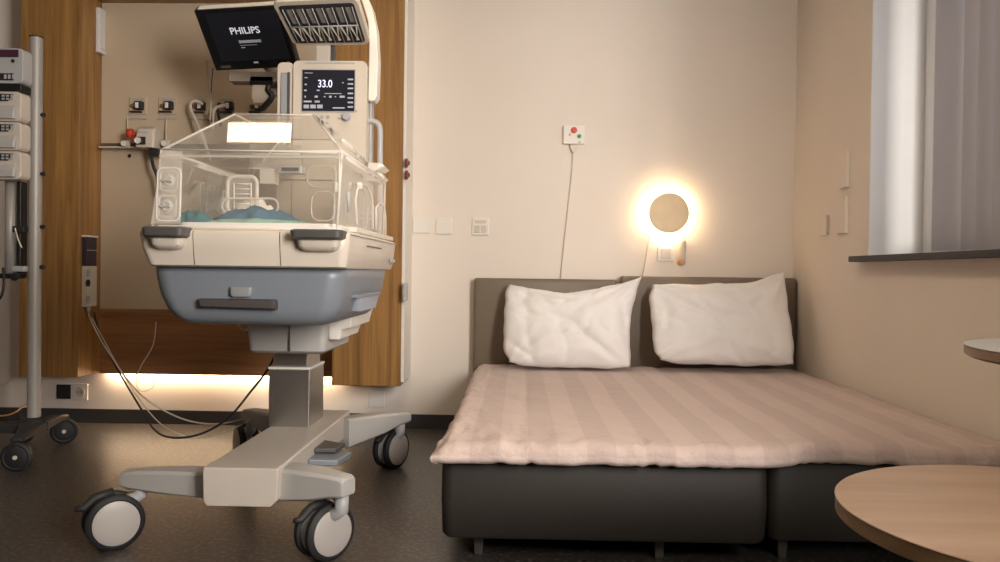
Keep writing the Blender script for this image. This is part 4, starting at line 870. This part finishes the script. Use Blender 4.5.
BY0_, BY1_ = 2.30, YB - .100
h1x0, h1x1 = P(473.5, 300, 4.21).x, P(616.5, 300, 4.21).x
h2x0 = P(620.5, 300, 4.21).x
bed(P(440.5, 500, 2.3).x, P(769.5, 500, 2.3).x, 2.30, BY1_, h1x0, h1x1, P(520, 278.5, 4.22).z, 'dark leatherette bed base on the left, away from the window wall', [(P(478, 550, 2.36).x, 2.40), (P(661, 550, 2.36).x, 2.40), (-.15, 4.0), (.62, 4.0)], 'brown leatherette headboard')
bed(P(772.5, 500, 2.3).x, XR - .004 - .012, 2.335, BY1_, h2x0, XR - .008, P(700, 277, 4.22).z, 'dark leatherette bed base on the right, against the window wall', [(.80, 2.43), (1.38, 2.43), (.80, 4.0), (1.38, 4.0)], 'brown leatherette headboard')
# mattress topper over both beds
def topper():
    bm = B(); nx, ny = 130, 130
    x0, x1, y0, y1 = -.222, XR - .014, 2.240, YB - .105
    def edge_dx(y): return .010 * noise.noise(Vector((y * 7, 3, 0))) + .012 * noise.noise(Vector((y * 19, 8, 0)))
    def ey(x): return .012 * noise.noise(Vector((x * 6, 1, 5))) + .006 * noise.noise(Vector((x * 21, 1, 2))) + (.035 * math.exp(-((x - .92) / .16) ** 2))
    def P_(i, j, top):
        u, v = i / nx, j / ny
        # denser near the edges
        f = lambda t: .5 - .5 * math.cos(PI * t) * (.55 + .45 * abs(math.cos(PI * t)))
        u, v = f(u), f(v)
        xl = x0 + edge_dx(y0 + (y1 - y0) * v) - .020 * math.exp(-((v) / .10) ** 2)
        yl = y0 + ey(x0 + (x1 - x0) * u) + .045 / (1 + math.exp(-((x0 + (x1 - x0) * u) - .78) / .04))
        x = xl + (x1 - xl) * u; y = yl + (y1 - yl) * v
        dl, df, dr_, db = x - xl, y - yl, x1 - x, y1 - y
        r = .038; d = min(dl, df)
        def rnd(q): return 0 if q >= r else -(r - math.sqrt(max(0, r * r - (r - q) ** 2)))
        drop = rnd(dl) + rnd(df) + rnd(dr_) * .8 + rnd(db) * .4
        drop = max(drop, -.040)
        zt = .366 + .004 * noise.noise(Vector((x * 2.2, y * 2.2, 0))) + .0045 * noise.noise(Vector((x * 5, y * 4, 3)))
        wr = (math.exp(-(df / .22) ** 2) + .6 * math.exp(-(dr_ / .22) ** 2) + .5 * math.exp(-(dl / .18) ** 2))
        zt += wr * (.010 * noise.noise(Vector((x * 18, y * 5, 3))) + .008 * noise.noise(Vector((x * 38, y * 12, 3))))
        zt += .0035 * noise.noise(Vector((x * 10 + y * 3, y * 9, 7)))
        # shallow tuck line between the two mattresses
        zt -= .006 * math.exp(-((x - .72) / .02) ** 2) + .004 * math.exp(-((x - .028 - .02 * math.sin(y * 2)) / .012) ** 2)
        zt += .0045 * (.35 - abs(noise.noise(Vector((x * 4.5 + y * 1.5, y * 3.5, 11))))) * (1 if True else 0)
        z = zt + drop
        if not top:
            z = min(z - .002, .3285 + .0)
            z = .3290
        cl_ = .010 * math.exp(-((x + .26) / .10) ** 2 - ((y - 2.2) / .12) ** 2)
        return (x, y, max(z - cl_, .3292 if top else .3285))
    T = [[bm.verts.new(P_(i, j, True)) for j in range(ny + 1)] for i in range(nx + 1)]
    for i in range(nx):
        for j in range(ny): bm.faces.new((T[i][j], T[i + 1][j], T[i + 1][j + 1], T[i][j + 1]))
    # rolled hem: ring goes down and back under
    loop = [(i, 0) for i in range(nx)] + [(nx, j) for j in range(ny)] + [(i, ny) for i in range(nx, 0, -1)] + [(0, j) for j in range(ny, 0, -1)]
    prev = [T[i][j] for i, j in loop]
    for dz, ins in ((-.008, -.004), (-.018, .002), (-.024, .016)):
        ring_ = []
        for (i, j) in loop:
            c = T[i][j].co; ox = (1 if i == 0 else -1 if i == nx else 0); oy = (1 if j == 0 else -1 if j == ny else 0)
            under = oy == 1 or ox == 1
            z = c.z + (dz if under else dz * .0 - .0002)
            inside = .3288
            if dz == -.024: z = max(z, .3288) if ins > .01 and c.y > 2.33 and c.x > -.2 else z
            ring_.append(bm.verts.new((c.x + ox * ins, c.y + oy * ins, z)))
        for k_ in range(len(loop)): bm.faces.new((prev[k_], prev[(k_ + 1) % len(loop)], ring_[(k_ + 1) % len(loop)], ring_[k_]))
        prev = ring_
    return bm
solo('mattress_topper', topper(), M_topper, 'pale pink striped mattress topper lying over both beds', 'mattress topper', smooth=1)
# pillows
def pillow(cor, T, dips, seed, label):
    """cor: BL, BR, TR, TL 3d points"""
    bm = B(); n = 44; BL, BR, TR, TL = cor
    N = (BR - BL).cross(TL - BL).normalized()
    if N.y > 0: N = -N
    def pt(i, j, sgn):
        u = i / n; v = j / n; uu, vv = 2 * u - 1, 2 * v - 1
        # edges pulled inwards between the corners
        top, bot, lf, rt = dips
        p = (BL.lerp(BR, u)).lerp(TL.lerp(TR, u), v)
        up = (TL - BL).normalized(); rg = (BR - BL).normalized()
        e = lambda t: (1 - t * t)
        p -= up * top(u) * v ** 3; p += up * bot * e(uu) * (1 - v) ** 3
        p += rg * lf * e(vv) * (1 - u) ** 3; p -= rg * rt * e(vv) * u ** 3
        h = ((1 - abs(uu) ** 2.6) * (1 - abs(vv) ** 2.6)) ** .55
        cr = noise.noise(Vector((u * 3.0 + seed, v * 3.2, seed))) * .22 + noise.noise(Vector((u * 9 + seed, v * 5, 1 + seed))) * .10
        # folds running in from the corners
        for cx_, cy_, am in ((0, 0, .16), (1, 0, .18), (1, 1, .26), (0, 1, .20)):
            dx_, dy_ = u - cx_, v - cy_; rr2 = math.hypot(dx_, dy_) + 1e-5; an = math.atan2(dy_, dx_)
            cr += am * math.sin(an * 15 + seed * 2) * math.exp(-rr2 / .28) * min(1, rr2 / .08)
        crs = 0
        for a_, f1, f2 in ((.30, 2.6, 1.6), (.16, 5.5, 3.0)):
            crs -= a_ * (1 - min(1, abs(noise.noise(Vector((u * f1 + v * 1.4 + seed, v * f2 - u * .8, seed + f1)))) * 5)) ** 2
        cr += crs
        for cu, cv, am in ((0, 0, .035), (1, 0, .012), (0, 1, .024)):
            g_ = math.exp(-(((u - cu) ** 2 + (v - cv) ** 2) / .012)); p += ((BL + TR) / 2 - p).normalized() * am * g_
        p += up * .006 * noise.noise(Vector((u * 7, seed, v * 3))) + rg * .008 * noise.noise(Vector((v * 6, seed + 3, u * 3)))
        return p + N * (sgn * T * h * (1 + (cr * 1.25 if sgn > 0 else cr * .3)) + .012 * noise.noise(Vector((u * 2, v * 2, seed))))
    F_ = [[bm.verts.new(pt(i, j, 1)) for j in range(n + 1)] for i in range(n + 1)]
    K_ = [[F_[i][j] if i in (0, n) or j in (0, n) else bm.verts.new(pt(i, j, -1)) for j in range(n + 1)] for i in range(n + 1)]
    for i in range(n):
        for j in range(n):
            bm.faces.new((F_[i][j], F_[i + 1][j], F_[i + 1][j + 1], F_[i][j + 1])); bm.faces.new((K_[i][j + 1], K_[i + 1][j + 1], K_[i + 1][j], K_[i][j]))
    for v in bm.verts: v.co.y = min(v.co.y, YB - .102 + .0); v.co.z = max(v.co.z, .374)
    return solo('bed_pillow', bm, M_pillow, label, 'pillow', smooth=1)
bu = lambda u, c, w_: math.exp(-((u - c) / w_) ** 2)
pillow([P(503, 366, 3.93), P(633, 369, 3.93), P(642, 276, 4.13), P(505, 281, 4.13)], .088, (lambda u: .068 * math.sin(PI * u) ** .7 + .02 * bu(u, .45, .18), .0, .0, .035), 2.0, 'white pillow with a pointed right corner on the left bed')
pillow([P(655, 364, 3.93), P(796, 366, 3.93), P(784, 272, 4.13), P(648, 282, 4.13)], .085, (lambda u: .035 * math.sin(PI * u) ** .8 + .02 * bu(u, .7, .15), .0, .0, .0), 6.0, 'white pillow on the right bed beneath the round lamp')
# ---------------------------------------------------------------- tables
ct = Vector((.812, 1.195, 0)); TZ = .5; TR_ = .318
t = thing('coffee_table', (ct.x, ct.y, 0), 'round pale oak coffee table in the lower right corner', 'table')
MT = Matrix.Translation((ct.x, ct.y, 0))
part('tabletop', lathe(B(), [(0, TZ - .0015), (TR_ - .002, TZ - .0015), (TR_, TZ - .001), (TR_ - .001, TZ), (0, TZ)], MT, 128), M_oak, t, smooth=2)
part('tabletop_edge', lathe(B(), [(0, TZ - .026), (TR_ - .004, TZ - .026), (TR_ - .001, TZ - .023), (TR_ - .001, TZ - .0016), (0, TZ - .0016)], MT, 128), M_oakedge, t, smooth=2)
part('hub', lathe(B(), [(.07, TZ - .034), (.07, TZ - .0262), (0, TZ - .0262)], MT, 32), M_chrome, t, smooth=2)
for k_ in range(4):
    a_ = math.radians(200 + 90 * k_); d = Vector((math.cos(a_), math.sin(a_), 0)); s_ = Vector((-d.y, d.x, 0))
    c0_ = Vector((ct.x, ct.y, 0))
    part('wire_leg', tube(B(), [c0_ + d * .19 + s_ * .04 + Vector((0, 0, TZ - .028)), c0_ + d * .27 + s_ * .012 + Vector((0, 0, .012)), c0_ + d * .272 + Vector((0, 0, .006)), c0_ + d * .27 - s_ * .012 + Vector((0, 0, .012)), c0_ + d * .19 - s_ * .04 + Vector((0, 0, TZ - .028))], .006, 10), M_chrome, t, smooth=1)
# wall table by the window
q = P(963.5, 337.5, 1.95); wz = q.z
t = thing('wall_table', (XR, 1.75, wz - .03), 'oak-edged table top fixed to the window wall above the bed end', 'table')
def dpts(r_, z):
    cx_ = XR - .002; out = [(cx_, 1.60 + r_ * 1.02, z)]
    for k_ in range(25):
        a_ = PI / 2 + PI * k_ / 24; out.append((cx_ - .14 + r_ * math.cos(a_) , 1.60 + r_ * math.sin(a_) * 1.02, z))
    out.append((cx_, 1.60 - r_ * 1.02, z)); return out
rT = XR - .142 - P(963.5, 337.5, 1.60).x - .055
part('tabletop', loft(B(), [dpts(rT - .003, wz - .002), dpts(rT, wz - .0005), dpts(rT, wz)]), mat('grey_laminate', (.42, .40, .38), .35), t, smooth=2, label='grey laminate top surface')
part('tabletop_edge', loft(B(), [dpts(rT - .012, wz - .026), dpts(rT - .001, wz - .020), dpts(rT - .001, wz - .0022)]), M_oakedge, t, smooth=2)
part('bracket', bx(XR - .30, XR - .002, 1.58, 1.62, wz - .058, wz - .0265), M_greyp, t, bevel=.002)
part('bracket', bx(XR - .02, XR - .002, 1.56, 1.64, wz - .30, wz - .0585), M_greyp, t, bevel=.002)
# ---------------------------------------------------------------- ceiling lamp and added fill lamps
def ceiling_lamp(x, y, sx_, sy_, lab):
    t = thing('ceiling_lamp', (x, y, ZC), lab, 'ceiling lamp')
    bm = B()
    for a_ in ((x - sx_ - .02, x - sx_, y - sy_ - .02, y + sy_ + .02), (x + sx_, x + sx_ + .02, y - sy_ - .02, y + sy_ + .02), (x - sx_, x + sx_, y - sy_ - .02, y - sy_), (x - sx_, x + sx_, y + sy_, y + sy_ + .02)): box(bm, *a_, ZC - .03, ZC - .0005)
    part('lamp_frame', bm, M_white, t)
    part('diffuser', bx(x - sx_ + .001, x + sx_ - .001, y - sy_ + .001, y + sy_ - .001, ZC - .022, ZC - .006), M_ceilglow, t, label='glowing diffuser')
ceiling_lamp(-1.27, 2.925, .155, .050, 'small ceiling lamp over the incubator')
ceiling_lamp(-.10, 2.25, .15, .40, 'added long fill lamp on the ceiling over the foot of the beds')  # added out of view to brighten the middle of the back wall
ceiling_lamp(-.1, .3, .09, .40, 'added longest fill lamp on the ceiling, near the front wall of the room')  # unseen fill, added to lift the general warm light
